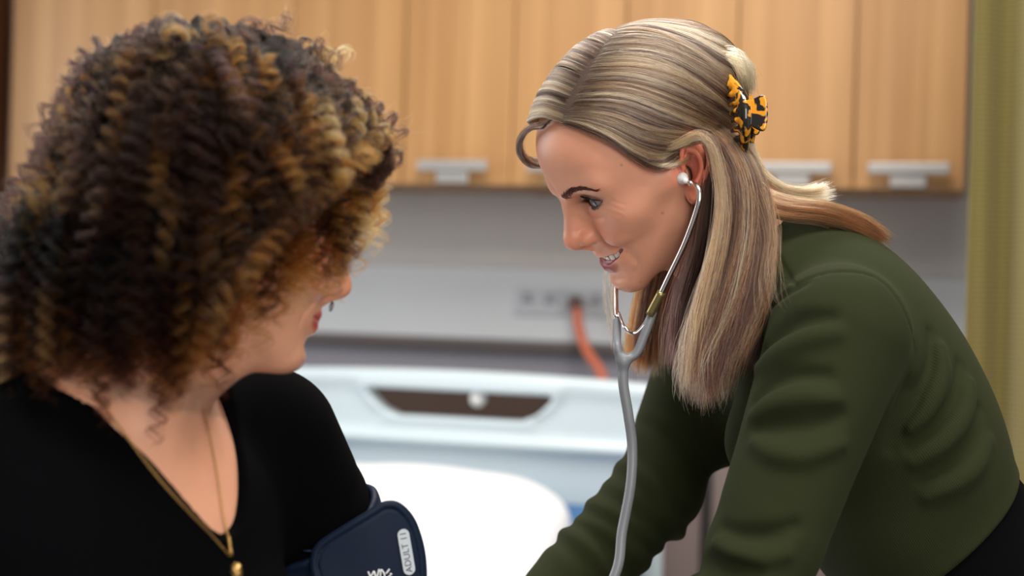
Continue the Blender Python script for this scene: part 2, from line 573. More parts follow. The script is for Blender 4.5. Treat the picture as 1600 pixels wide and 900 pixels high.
# service panel behind the bed
z1 = on_wall(700, 416, BW - .03)[1]; z0 = on_wall(700, 528, BW - .03)[1]
a0, a1 = px_a(330, 480, BW), px_a(1530, 480, BW)
sp = empty('service_panel', ((a0 + a1) / 2, BW - .015, z0)); ROOM.append(sp)
tag(sp, 'long white wall panel with sockets behind the bed head', 'panel')
MB().box(((a0 + a1) / 2, BW - .016, (z0 + z1) / 2), (a1 - a0, .030, z1 - z0), bevel=.004).build('cover', MAT_PANEL, sp)
MB().box(((a0 + a1) / 2, BW - .022, z0 - .014), (a1 - a0, .042, .026), bevel=.004).build('bumper_rail', MAT_RAIL, sp)
zf = z0 - .03
zg = on_wall(740, 604, BW)[1]
struct(MB().box(((a0 + a1) / 2, BW - .005, (zf + zg) / 2), (a1 - a0, .010, zf - zg)), 'trim_1', MAT_LOW)
struct(MB().box(((a0 + a1) / 2, BW - .004, (zg + .1) / 2), (a1 - a0, .008, zg - .1)), 'trim_2', plain('brown_wainscot', lin(74, 56, 46), .6))


def socket(px, py, lab, w_=.086, plug=False):
    a, z = on_wall(px, py, BW - .035)
    r = empty('wall_socket', (a, BW - .031, z)); ROOM.append(r); tag(r, lab, 'socket')
    MB().box((a, BW - .0355, z), (w_, .008, .072), bevel=.003).build('face_plate', plain('socket_plate', lin(190, 194, 200), .4), r)
    n = 2 if w_ > .1 else 1
    for i in range(n):
        x = a + (i - (n - 1) / 2) * .06
        m = MB(); m.box((x, BW - .040, z + .008), (.030, .003, .030), bevel=.001, seg=1)
        ins = m.build('insert', plain('socket_insert', lin(168, 172, 182), .5), r)
        m = MB(); m.box((x, BW - .042, z + .014), (.004, .002, .010)); m.box((x - .008, BW - .042, z + .002), (.007, .002, .004)); m.box((x + .008, BW - .042, z + .002), (.007, .002, .004))
        m.build('slot', plain('socket_slot', (.02, .02, .022), .6), r)
    return a, z


socket(842, 471, 'pale double wall socket on the white panel between the two faces, with nothing plugged in', .136)
sa, sz = socket(915, 473, 'pale wall socket with the dark plug of an orange cable in it', .136)

# orange cable and its plug
ca, cz = on_wall(900, 474, BW - .05)
cord = empty('power_cord', (ca, BW - .05, cz)); ROOM.append(cord)
tag(cord, 'orange power cord running from the wall socket down behind the bed head', 'cable')
pl = MB(); pl.box((ca, BW - .062, cz), (.034, .036, .036), bevel=.007).build('plug', plain('plug', lin(96, 74, 70), .5), cord)
pts = [np.array([*on_wall(px, py, b)]) for px, py, b in ((901, 484, 3.54), (905, 515, 3.52), (918, 550, 3.46), (940, 585, 3.38), (950, 640, 3.33), (945, 760, 3.32))]
bs = [3.545, 3.52, 3.46, 3.38, 3.33, 3.32]
path = spline([(p[0], b, p[1]) for p, b in zip(pts, bs)], 40)
tube_obj('cable', path, .0125, plain('orange_cable', lin(196, 106, 78), .5), cord, 14)

# ---------------- bed
BH = 2.96
aL, zT = on_wall(424, 600, BH); zT = on_wall(480, 568, BH)[1]
aR = aL + .90; ac = (aL + aR) / 2
bed = empty('hospital_bed', (ac, 1.85, 0)); ROOM.append(bed)
tag(bed, 'hospital bed with a pale moulded headboard and blue mattress', 'bed')
s0 = on_wall(588, 608, BH); s1 = on_wall(858, 622, BH); s2 = on_wall(632, 643, BH); s3 = on_wall(822, 654, BH)
zr = on_wall(730, 690, BH)[1]


def headboard(p):
    q = p - np.array([ac, BH, 0], F32)
    x, y, z = q[:, 0], q[:, 1], q[:, 2]
    zc = (zT + .42) / 2; hz = (zT - .42) / 2
    arch = .012 * (x / .45) ** 2
    dx = np.abs(x) - .45 + .05; dz = np.abs(z + arch - zc) - hz + .05
    d2 = np.sqrt(np.maximum(dx, 0) ** 2 + np.maximum(dz, 0) ** 2) + np.minimum(np.maximum(dx, dz), 0) - .05
    # hand slot, trapezoid
    sx = (s0[0] + s1[0]) / 2 - ac; zt = (s0[1] + s1[1]) / 2; zb = (s2[1] + s3[1]) / 2; wt = (s1[0] - s0[0]) / 2; wb = (s3[0] - s2[0]) / 2
    hh = (zt - zb) / 2 + .006; wt += .014; wb += .014; k = np.clip((z - zb) / (zt - zb), 0, 1) ** .6; ww = wb + (wt - wb) * k
    sd = smax((np.abs(x - sx) - ww) * .8, np.abs(z - (zt + zb) / 2) - hh, .012)
    lip = np.exp(-(np.maximum(sd, 0) / .018) ** 2) * .009
    top = np.exp(-((z + arch - zT + .02) / .022) ** 2) * .008
    ridge = np.exp(-((z - zr) / .018) ** 2) * .014
    below = .010 / (1 + np.exp((z - zr + .012) / .004))
    th = .020 + lip + top + ridge - below + .004 * np.exp(-(dx / .03) ** 2)
    d = smax(d2, np.abs(y) - th, .016) * .8
    return smax(d, -sd, .010)


V, Fq = sdf_mesh(headboard, (aL - .03, BH - .06, .38), (aR + .03, BH + .06, zT + .04), .0045, refine=1)
MAT_HB = plain('moulded_plastic', lin(206, 221, 228), .28, noise=.02, nscale=5)
nets_obj('headboard', V, Fq, MAT_HB, bed)
ka, kz = on_wall(741, 624, BH - .03)
MB().ball((ka, BH - .0, kz), .017, (1, 1.6, 1.05)).build('knob', plain('white_knob', (.8, .8, .8), .3), bed, True)
ML_, MW = 1.98, .86
MAT_MATT = plain('blue_mattress', lin(62, 108, 158), .6)
mz0, mz1 = .42, .545


def matt(p):
    x, y, z = p[:, 0] - ac, p[:, 1], p[:, 2]
    rise = np.clip((y - 2.05) / .82, 0, 1) * .23
    zz = z - rise
    q = np.stack([np.abs(x) - MW / 2, np.abs(y - 1.93) - ML_ / 2 + .0, np.abs(zz - (mz0 + mz1) / 2) - (mz1 - mz0) / 2], 1) + .03
    return np.sqrt((np.maximum(q, 0) ** 2).sum(1)) + np.minimum(q.max(1), 0) - .03


V, Fq = sdf_mesh(matt, (aL - .02, .85, .38), (aR + .02, 2.96, .80), .012, refine=1)
nets_obj('mattress', V, Fq, MAT_MATT, bed)
MAT_BF = plain('bed_frame', lin(196, 204, 210), .35)
m = MB()
m.box((ac, 1.93, .385), (.80, 1.96, .035), bevel=.008)
for s in (-1, 1): m.box((ac + s * .40, 1.93, .36), (.04, 2.02, .07), bevel=.01)
m.build('frame', MAT_BF, bed)
for s in (-1, 1):
    for y in (1.1, 2.7):
        g = MB().cyl((ac + s * .36, y, .36), (ac + s * .36, y, .13), .022).build('leg', MAT_BF, bed, True)
        c = MB().cyl((ac + s * .36 - .014, y, .065), (ac + s * .36 + .014, y, .065), .065, bevel=.006); c.box((ac + s * .36, y, .125), (.05, .05, .03), bevel=.006)
        c.build('caster', plain('caster_rubber', (.03, .03, .035), .6), g, True)
MB().box((ac, .925, .60), (.86, .03, .42), bevel=.014).build('footboard', MAT_HB, bed)

# sheet over the mattress
MAT_SHEET = fabric_plain = plain('white_sheet', (.84, .85, .92), .8, bump=.1, bscale=60)


def sheet(p):
    d = matt(p)
    w_ = .004 * np.sin(p[:, 0] * 31 + 2 * np.sin(p[:, 1] * 9)) * np.sin(p[:, 1] * 23 + p[:, 0] * 11)
    a_ = np.abs(d - .010 - w_) - .0085
    x = p[:, 0] - ac
    a_ = smax(a_, p[:, 1] - 2.60 - .03 * np.sin(p[:, 0] * 14), .01)
    a_ = smax(a_, (mz0 + .03 + np.clip((p[:, 1] - 2.05) / .82, 0, 1) * .23) - p[:, 2], .01)
    return smax(a_, .95 - p[:, 1], .01)


V, Fq = sdf_mesh(sheet, (aL - .05, .80, .42), (aR + .05, 2.9, .86), .0065, refine=1)
sh = nets_obj('bed_sheet', V, Fq, MAT_SHEET, None); ROOM.append(sh); tag(sh, 'white sheet with soft creases spread over the blue mattress', 'sheet')

pa, pz = on_wall(690, 800, 2.68)


def pillow(p):
    R = np.array([[1, 0, 0], [0, math.cos(.30), -math.sin(.30)], [0, math.sin(.30), math.cos(.30)]])
    q = (p - np.array([ac - .045, 2.69, .728], F32)) @ R.astype(F32)
    ax, ay = .345, .215
    ex = np.abs(q[:, 0] / ax) ** 3.2 + np.abs(q[:, 1] / ay) ** 3.0
    cor = 1 - np.minimum(ex, 1)
    th = .088 * np.maximum(cor, 0) ** .55 + .006
    th = th + .004 * np.sin(q[:, 0] * 26 + 3 * np.sin(q[:, 1] * 17)) * np.maximum(cor, 0)
    side = (np.maximum(ex, 1e-4) ** (1 / 3.1) - 1) * ay
    return smax((np.abs(q[:, 2]) - th) * .6, side, .01)


V, Fq = sdf_mesh(pillow, (ac - .42, 2.42, .62), (ac + .42, 2.98, 1.0), .006, refine=1)
pw = nets_obj('pillow', V, Fq, plain('pillow_cotton', (.90, .90, .93), .8, bump=.1, bscale=80), None); ROOM.append(pw)
tag(pw, 'plump white pillow at the head of the bed', 'pillow')

# bedside locker, seen between the sleeves
la0, la1 = px_a(1016, 800, 3.2), px_a(1300, 800, 3.2)
lk = empty('bedside_locker', ((la0 + la1) / 2, 3.38, 0)); ROOM.append(lk)
tag(lk, 'grey bedside locker seen in the gap between the two green sleeves', 'locker')
MAT_LOCK = plain('taupe_laminate', lin(140, 124, 122), .5)
aj = px_a(1103, 800, 3.2)
MB().box(((la0 + la1) / 2, 3.40, .46), (la1 - la0, .36, .86), bevel=.004).build('body', MAT_LOCK, lk)
MB().box(((la0 + la1) / 2, 3.395, .905), (la1 - la0 + .02, .40, .025), bevel=.006).build('top', plain('locker_top', lin(160, 146, 142), .4), lk)
for x0, x1 in ((la0 + .006, aj - .013), (aj + .013, la1 - .006)):
    d_ = MB().box(((x0 + x1) / 2, 3.208, .46), (x1 - x0, .018, .82), bevel=.004).build('door', MAT_LOCK, lk)
    MB().box(((x0 + x1) / 2, 3.19, .78), (.012, .02, .10), bevel=.003).build('handle', MAT_STEEL, d_)
MB().box((aj, 3.214, .46), (.024, .008, .82)).build('gap_shade', plain('gap_shade', (.03, .025, .025), .7), lk)  # near-black strip stands in for the shade between the locker doors

# ceiling lamps over the bed and over the visitors
for nm, (x, y), (sx, sy), lab in (('a', (.15, 2.25), (1.5, .7), 'flat white ceiling lamp above the bed'), ('b', (.3, .6), (1.2, .6), 'flat white ceiling lamp above the two people')):
    c = RZ.T @ np.array([x, y, 0]); l = empty('ceiling_lamp', (c[0], c[1], 2.62)); ROOM.append(l); tag(l, lab, 'lamp')
    fr = MB()
    for s in (-1, 1):
        fr.box((c[0] + s * (sx / 2 + .02), c[1], 2.60), (.04, sy + .08, .04)); fr.box((c[0], c[1] + s * (sy / 2 + .02), 2.60), (sx, .04, .04))
    fr.build('frame', MAT_STEEL, l)

# curtain
def curtain():
    a, z = on_wall(1492, 200, 2.45)
    c0 = RZ @ np.array([a, 2.45, 0])
    n = 420; s = np.linspace(0, 1.25, n)
    bx = a + .02 + s * .97; by = 2.45 + s * -.12
    w1 = .027 * np.sin(s * 2 * np.pi / .155 + .8 * np.sin(s * 9) - 1.2) + .010 * np.sin(s * 2 * np.pi / .071 + 1.1)
    zs = np.linspace(.06, 2.52, 60); V = []; 
    for z_ in zs:
        k = .75 + .25 * (1 - (z_ - .06) / 2.46)
        V.append(np.stack([bx + .006 * np.sin(s * 40 + z_ * 1.3), by + w1 * k + .004 * np.sin(s * 61 + z_ * 2), np.full(n, z_)], 1))
    V = np.vstack(V); F = [(j * n + i, j * n + i + 1, (j + 1) * n + i + 1, (j + 1) * n + i) for j in range(len(zs) - 1) for i in range(n - 1)]
    m, nt, b = new_mat('curtain_weave')
    tc = N_(nt, 'ShaderNodeTexCoord')
    wv = N_(nt, 'ShaderNodeTexWave', wave_type='BANDS', bands_direction='Z', i_Scale=38.0, i_Distortion=1.5); wv.inputs['Detail'].default_value = 3
    mp = N_(nt, 'ShaderNodeMapping'); mp.inputs['Scale'].default_value = (.15, .15, 1); nt.links.new(tc.outputs['Object'], mp.inputs['Vector']); nt.links.new(mp.outputs[0], wv.inputs['Vector'])
    mx = N_(nt, 'ShaderNodeMix', data_type='RGBA'); mx.inputs['A'].default_value = (*lin(106, 96, 46), 1); mx.inputs['B'].default_value = (*lin(128, 114, 60), 1)
    nt.links.new(wv.outputs['Fac'], mx.inputs['Factor']); nt.links.new(mx.outputs['Result'], b.inputs['Base Color']); b.inputs['Roughness'].default_value = .85
    b.inputs['Sheen Weight'].default_value = .2
    o = mesh_obj_w('privacy_curtain', V, F, m, None, True, origin=(a + .6, 2.4, 0))
    sm = o.modifiers.new('thickness', 'SOLIDIFY'); sm.thickness = .003
    tag(o, 'olive green privacy curtain hanging in folds at the edge of the room', 'curtain'); ROOM.append(o)
    tr = MB().box((a + .62, 2.39, 2.57), (1.35, .03, .09), bevel=.004); tr.bm.verts.ensure_lookup_table()
    t_ = tr.build('curtain_rail', MAT_STEEL, None, False, origin=(a + .62, 2.39, 2.57)); tag(t_, 'straight metal ceiling rail the olive curtain hangs from', 'rail'); ROOM.append(t_)


curtain()
room_turn(*ROOM)
# ------------------------------------------------------------------ a head as a distance field, millimetres
# x forward through the face, y to the person's left, z up; origin between the ear canals
EARL = [(-3, 70, -17), (4, 71, -6)]


def head_field(p, ear=True, smile=1.0, mouth_open=1.0, lip=0.0):
    p = np.asarray(p, F32)
    q = p.copy(); q[:, 1] = np.abs(q[:, 1])          # mirrored
    d = ell(p, (-10, 0, 50), (90, 73, 76))
    d = smin(d, ell(p, (34, 0, 46), (64, 61, 56)), 22)           # forehead
    d = smin(d, ell(p, (32, 0, -18), (56, 58, 66)), 24)          # face mass
    d = smin(d, ell(p, (52, 0, -52), (41, 37, 36)), 18)          # dental arch
    d = smin(d, cap(q, (16, 44, -46), (72, 13, -86), 14.5, 13.5), 22)   # jaw
    d = smin(d, cap(q, (8, 56, -10), (16, 46.5, -46), 12, 12.5), 18)
    d = smin(d, ell(p, (78, 0, -87.5), (14.8, 17, 14)), 14)         # chin
    d = smin(d, ell(q, (53, 38, -14), (25, 23, 20)), 16)          # cheekbone
    d = smin(d, ell(q, (66, 31, -25), (17, 17, 17)), 12)          # smile cheek
    d = smin(d, cap(q, (60, 46, -3), (12, 63, 0), 7.5, 7), 24)
    d = smin(d, ell(q, (40, 43, 30), (34, 23, 34)), 16)           # temple      # zygomatic arch
    d = smin(d, cap(q, (88, 12, 27), (70, 46, 27), 10, 9), 14)       # brow
    # eye sockets
    d = smax(d, -ell(q, (93, 30, 8), (14, 18, 12.5)), 12)
    d = smin(d, ell(q, (68.3, 31.5, 9), (14.3, 17.0, 13.8)), 4)       # lids over the ball
    d = smin(d, cap(q, (80, 22, -1), (74, 42, -1), 3.4, 3.0), 7)         # smile bags under the eye
    # nose
    n = cap(p, (86, 0, 22), (91, 0, 8), 9.5, 8)
    n = smin(n, cap(p, (91, 0, 8), (104.5, 0, -17), 7.5, 8.6), 8)
    n = smin(n, cap(p, (82, 0, 2), (90, 0, -24), 10, 12), 8)
    n = smin(n, ell(p, (107.2, 0, -24), (9.6, 8.4, 8.4)), 7)
    n = smin(n, ell(q, (95, 10.6, -26.2), (10, 5.8, 7.2)), 5)
    n = smin(n, cap(p, (106, 0, -29), (96, 0, -39), 4.2, 4), 6)
    d = smin(d, n, 7)
    d = smax(d, -cap(q, (101, 6.6, -37), (96, 7.4, -28), 3.6, 2.6), 2.2)
    # crease behind the wing, nasolabial fold
    if smile:
        fold = [(88.5, 20, -27), (86, 24, -33), (81, 30, -42), (75.5, 35.5, -53), (73, 36, -64)]
        d = smax(d, -chain(q, fold, [0.6, 1.6, 2.0, 1.8, 0.8]), 7 * smile)
        d = smin(d, ell(q, (70, 32.5, -31), (16.5, 14, 11)), 6)
    # mouth
    o = mouth_open
    inner = [(91.5, 0, -57.4), (87, 12, -56.3), (78, 23.5, -52.3), (72.5, 30, -48)]
    cav = chain(q, [np.array(v) + (4, 0, -.2) for v in inner], [4.8 * o + .4, 4.6 * o + .4, 3.2 * o + .3, 1.2])
    cav = np.minimum(cav, chain(q, [np.array(v) - (8, 0, 0) for v in inner], [6 * o + .4, 5.4 * o + .4, 3.2 * o + .3, 1.2]))
    ul = chain(q, [(89.8, 3, -50.6), (87, 10, -50.9), (79, 21.5, -49), (72.5, 30, -46.2)], [4.4, 4.2, 3.2, 2.2], 3)
    ll = chain(q, [(88.8, 0, -67.2), (86.1, 10, -65.7), (79, 21, -59.4), (72.7, 30, -50)], [5.8, 5.5, 4.2, 2.0], 3)
    if lip:
        ul = chain(q, [(89.8 + lip, 2, -50.6), (86.5 + lip, 10, -51.2), (79, 21.5, -51), (73, 28, -50)], [5.0, 4.6, 3.2, 2.0], 3)
        ll = chain(q, [(88.4 + lip, 0, -62.4), (85.5 + lip, 10, -61.8), (78.5, 21, -57), (73, 28, -51)], [5.8, 5.3, 3.6, 1.8], 3)
        cav = chain(q, [(98 + lip, 0, -56.6), (94 + lip, 12, -56), (84, 23, -53.5), (77, 28, -50.5)], [1.1, 1.1, .9, .6]) 
        cav = np.minimum(cav, chain(q, [(92 + lip, 0, -56.6), (88 + lip, 12, -56), (79, 23, -53.5), (74, 28, -50.5)], [1.1, 1.1, .9, .6]))
    d = smin(d, ul, 5)
    d = smin(d, ll, 5)
    d = smax(d, -cav, 1.4)
    d = smin(d, cap(p, (90.5, 0, -62.8), (84, 0, -66), 2.0, 4.0), 2)
    d = smax(d, -cap(q, (97, 0, -78), (90, 18, -77), 3.2, 2), 9)          # under the lip
    d = smax(d, -cap(p, (104.5, 0, -43), (100, 0, -49), 2.0, 1.6), 5)       # philtrum
    # eyelid opening
    def lids(dd, pp):
        y = pp[:, 1] - 31; z = pp[:, 2] - 9.2 - 0.03 * y
        up = 5.4 * (1 - (np.abs(y) / 17.5) ** 2.3); lo = -4.9 * (1 - (y / 17.5) ** 2)
        al = np.maximum(z - up, lo - z) * 0.8
        al = np.maximum(al, 66 - pp[:, 0])
        dd = smax(dd, -al, 0.9)
        crease = np.abs(z - (up + 3.2 + 0 * y))
        c = np.maximum(crease - 0.1, np.abs(y) - 16.5)
        c = np.maximum(c, 66 - pp[:, 0])
        dd = dd + 0.9 * np.exp(-(np.maximum(c, 0) / 1.0) ** 2)
        return dd
    d = local_op(d, q, [(66, 12, -4), (90, 51, 22)], 2, lids)
    if ear:
        d = local_op(d, q, [(-38, 60, -40), (22, 86, 32)], 4, ear_field)
    return d


def ear_field(d, p):
    p = p.copy(); p[:, 2] += 3.5; p[:, 0] = (p[:, 0] + 0.20 * (p[:, 2] + 22)) * 1.12 + 0.5
    b = smin(ell(p, (-8, 72, 2), (15, 5, 24), EAR_R), ell(p, (2, 72, -22), (8.5, 4.2, 10)), 6)
    d2 = smin(d, b, 5)
    d2 = smax(d2, -ell(p, (-4, 79, 1), (9.5, 9, 18), EAR_R), 3)             # scapha + concha bowl
    d2 = smax(d2, -ell(p, (1, 73, -5), (6.5, 9, 8.5)), 3)
    rim = spline([(5, 73, 4), (6, 75.5, 13), (1, 78.5, 24), (-9, 81, 30), (-19, 82, 24), (-23, 82, 12), (-22, 80.5, 0), (-17, 78.5, -10), (-9, 76, -19), (-1, 74.5, -27), (5, 73, -27), (7, 71.5, -20)], 34)
    rr = spline(np.array([2.0, 2.4, 2.8, 3.0, 3.0, 2.8, 2.6, 2.6, 3.0, 4.0, 3.6, 2.6])[:, None], 34)[:, 0]
    r = chain(p, rim, rr)
    d2 = smin(d2, r, 2.5)
    anti = spline([(-4, 75, 20), (-12, 77, 12), (-14, 77.5, 2), (-11, 77, -7), (-3, 75.5, -14), (3, 74.5, -14)], 16)
    d2 = smin(d2, chain(p, anti, np.full(16, 2.4)), 3)
    d2 = smin(d2, ell(p, (8.5, 73.5, -5), (4.2, 3.6, 6)), 3)                # tragus
    d2 = smax(d2, -cap(p, (1, 80, -4), (2, 60, -4), 3.6, 3.0), 1.5)
    return d2


_t = math.radians(-18)
EAR_R = np.array([[math.cos(_t), 0, math.sin(_t)], [0, 1, 0], [-math.sin(_t), 0, math.cos(_t)]])


def rotv(w):
    t = np.linalg.norm(w) + 1e-12; k = np.asarray(w) / t
    K = np.array([[0, -k[2], k[1]], [k[2], 0, -k[0]], [-k[1], k[0], 0]])
    return np.eye(3) + np.sin(t) * K + (1 - np.cos(t)) * K @ K


# pose of the clinician's head in the room (columns: forward, left, up)


def head_pose(yaw, pitch, roll):
    c, s = math.cos, math.sin
    Rp = np.array([[c(pitch), 0, s(pitch)], [0, 1, 0], [-s(pitch), 0, c(pitch)]])
    Rr = np.array([[1, 0, 0], [0, c(roll), s(roll)], [0, -s(roll), c(roll)]])
    Ry = np.array([[c(yaw), -s(yaw), 0], [s(yaw), c(yaw), 0], [0, 0, 1]])
    return Ry @ np.diag([-1., -1., 1.]) @ Rp @ Rr


WR = QR @ head_pose(math.radians(11.66), math.radians(33.98), math.radians(14))
WT = QR @ np.array([0.1355682, 1.39659645, 0.12522238]) + np.array([0, 0, CAM_Z])


def w_loc(P): return ((np.asarray(P) - WT) @ WR * 1000).astype(F32)      # room -> head mm


def w_wld(q): return np.asarray(q, float) / 1000 @ WR.T + WT              # head mm -> room


def bump_(x, c, s): return np.exp(-((x - c) / s) ** 2)


def skin_paint(L, base, lip, blush=(1.0, 1.0)):
    """pigment of the face from head coordinates (mm)"""
    x, y, z = L[:, 0], np.abs(L[:, 1]), L[:, 2]
    C = np.tile(np.array(base), (len(L), 1))
    def mixin(C, m, col): return C * (1 - m[:, None]) + np.array(col) * m[:, None]
    red = np.array(base) * (1.02, 0.72, 0.70)
    m = 0.55 * bump_(x, 86, 22) * bump_(y, 32, 18) * bump_(z, -22, 18) * (x > 30)
    C = mixin(C, np.clip(m * blush[0], 0, 1), red)
    m = 0.6 * bump_(y, 0, 14) * bump_(z, -26, 13) * (x > 95)
    C = mixin(C, np.clip(m, 0, 1), red)
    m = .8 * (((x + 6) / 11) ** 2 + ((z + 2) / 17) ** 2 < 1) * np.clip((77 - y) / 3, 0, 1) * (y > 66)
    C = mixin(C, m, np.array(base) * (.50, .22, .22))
    m = 0.75 * bump_(x, -6, 26) * np.clip((y - 71) / 4, 0, 1)                       # ears
    C = mixin(C, np.clip(m * blush[1], 0, 1), np.array(base) * (1.0, 0.55, 0.52))
    return C
# ------------------------------------------------------------------ the clinician's body, metres, room coordinates
def frame(u, l):
    """columns: u (along), l (sideways), n"""
    u = np.array(u, float); u /= np.linalg.norm(u)
    l = np.array(l, float); l -= u * (l @ u); l /= np.linalg.norm(l)
    return np.stack([u, l, np.cross(u, l)], 1)


W_NECK0 = w_wld([[-28, 0, -30]])[0]
W_NECK1 = P3(1232, 440, 1.425)
W_SH = {'near': P3(1312, 520, 1.255), 'far': P3(1130, 505, 1.575)}
W_EL = {'near': P3(1148, 990, 1.20), 'far': P3(1022, 775, 1.50)}
W_WR = {'near': P3(850, 1090, 1.30), 'far': P3(748, 1068, 1.40)}
W_RIB = P3(1312, 590, 1.42)
W_WAIST = P3(1440, 778, 1.42)
W_HIP = P3(1572, 968, 1.42)
W_FT = {'near': np.array([.66, 1.33, 0.07]), 'far': np.array([.50, 1.55, 0.07])}
W_RF = frame(W_NECK1 - W_WAIST, (-0.10, -1, 0))
W_HF = frame(W_WAIST - W_HIP, (0, -1, 0))


def torso(p, g):
    """g: growth over the skin (clothing)"""
    g = g - .007
    d = ell(p, W_RIB, (.165 + g, .150 + g, .098 + g), W_RF)
    d = smin(d, ell(p, P3(1285, 520, 1.415), (.095 + g, .160 + g, .080 + g), W_RF), .04)
    d = smin(d, ell(p, P3(1362, 545, 1.42), (.135 + g, .135 + g, .075 + g), frame((-.62, 0, .8), (-.1, -1, 0))), .04)
    for s in (-1, 1):
        c = W_RIB + W_RF[:, 1] * s * .075 - W_RF[:, 2] * W_N * .088 - W_RF[:, 0] * .01
        d = smin(d, sph(p, c, .050 + g), .04)
    d = smin(d, ell(p, W_WAIST, (.11 + g, .120 + g, .080 + g), W_HF), .06)
    d = smin(d, ell(p, P3(1414, 668, 1.42), (.11 + g, .125 + g, .070 + g), frame((-.45, 0, .85), (0, -1, 0))), .05)
    d = smin(d, ell(p, P3(1372, 826, 1.42), (.09 + g, .112 + g, .070 + g), W_HF), .05)
    d = smin(d, ell(p, W_HIP, (.130 + g, .165 + g, .128 + g), W_HF), .05)
    return d


W_N = 1.0 if W_RF[:, 2] @ np.array([1, 0, .6]) > 0 else -1.0


def arm(p, k, g, hand=False):
    s, e, w = W_SH[k], W_EL[k], W_WR[k]
    m = s * .55 + e * .45
    d = chain(p, [s, m, e], [.054 + g, .044 + g, .036 + g])
    d = smin(d, chain(p, [e, e * .65 + w * .35, w], [.036 + g, .036 + g, .026 + g]), .02)
    return d


def neck(p):
    d = cap(p, W_NECK0, W_NECK1, .053, .062)
    d = smin(d, cap(p, w_wld([[12, 0, -62]])[0], W_NECK1 + (-.02, 0, -.02), .036, .045), .03)
    return d


WRINK = []
_hf = lambda p: head_field(w_loc(p)) / 1000
for pts_, r_, dep in (([(953, 313), (964, 317), (975, 320)], 1.7, .24), ([(951, 318), (962, 325), (974, 330)], 1.7, .24), ([(946, 327), (958, 334), (970, 337)], 1.8, .3),
                      ([(906, 322), (914, 334), (928, 341), (942, 340)], 2.6, .5), ([(982, 382), (992, 396), (996, 412), (992, 426)], 2.0, .8)):
    c_ = spline(np.array(pts_, float), 9); P_, t_ = trace(_hf, c_[:, 0], c_[:, 1], 1.05); WRINK.append((w_loc(P_), r_, dep))


def w_body(p):
    q_ = w_loc(p)
    h = head_field(q_)
    for P_, r_, dep in WRINK:
        h = local_op(h, q_, P_, 5, lambda d_, pp_: d_ + dep * np.exp(-(chain(pp_, P_, np.zeros(len(P_))) / r_) ** 2))
    h = h / 1000
    d = smin(h, neck(p), .022)
    t = torso(p, -.004)
    d = smin(d, t, .03)
    for k in ('near', 'far'):
        d = smin(d, arm(p, k, -.004), .03)
    return d


def hand_field(p, wr, fwd, nrm, side, curl=0.6, sc=1.0):
    """open half-curled hand; fwd along the palm, nrm out of the back of the hand, side +1/-1 where the thumb is"""
    f = np.array(fwd, float); f /= np.linalg.norm(f)
    n = np.array(nrm, float); n -= f * (n @ f); n /= np.linalg.norm(n)
    s = np.cross(n, f) * side
    q = (p - np.asarray(wr, F32)) @ np.stack([f, s, n], 1).astype(F32) / sc * 1000
    d = cap(q, (-8, 0, 0), (12, 0, 0), 24, 22)
    d = smin(d, ell(q, (48, 2, 0), (44, 39, 13.5)), 14)
    d = smin(d, cap(q, (18, 20, -8), (42, 36, -12), 14, 11), 12)
    for i, (y, L, r) in enumerate(((27, (38, 24, 20), 8.6), (10, (43, 27, 21), 8.9), (-8, (40, 26, 20), 8.4), (-25, (31, 20, 18), 7.4))):
        a = np.array([86 - abs(i - 1) * 4.0, y, 1.]); th = 0.25
        pts = [a - (18, y * .12, 0), a]; yaw = y * .004
        for seg in L:
            th += curl
            a = a + seg * np.array([math.cos(th - .3), math.sin(yaw) * .6, -math.sin(th - .3)]); pts.append(a)
        fd = chain(q, pts, [r + 1, r + .6, r, r - .8, r - 2.0])
        d = smin(d, fd, 4)
    t = [(26, 28, -10), (52, 46, -20), (76, 52, -34), (94, 48, -44)]
    d = smin(d, chain(q, t, [12, 10.5, 9.2, 7.5]), 5)
    return d * sc / 1000


W_HAND = {}
for k in ('near', 'far'):
    dr = W_WR[k] - W_EL[k]; dr /= np.linalg.norm(dr)
    W_HAND[k] = dict(wr=W_WR[k] + dr * .01, fwd=dr + np.array([-.25, .0, .1]), nrm=(0.1, -.25 if k == 'near' else .2, 1), side=(1 if k == 'near' else -1), sc=.92)


def w_lower(p):
    d = torso(p, -.006)
    for k in ('near', 'far'):
        a = arm(p, k, -.006)
        m = bbcull(p, W_WR[k] - .25, W_WR[k] + .25)
        if m.any():
            a[m] = smin(a[m], hand_field(p[m], **W_HAND[k]), .012)
        d = smin(d, a, .03)
        d = smin(d, legf(p, k, -.006), .04)
    return smin(d, cap(p, W_NECK0 * .3 + W_NECK1 * .7, W_NECK1, .05, .06), .03)


def legf(p, k, g):
    hip = W_HIP + np.array([.02, -.085 if k == 'near' else .085, -.06])
    f = W_FT[k]; kn = hip * .48 + f * .52 + np.array([-.03, 0, 0])
    return chain(p, [hip, hip * .6 + kn * .4, kn, kn * .6 + f * .4, f], [.088 + g, .078 + g, .056 + g, .054 + g, .036 + g])


def px_trace_poly(f, pts, n, y0=.9):
    c = spline(np.array(pts, float), n)
    P, t = trace(f, c[:, 0], c[:, 1], y0)
    return P


W_FOLDS = None


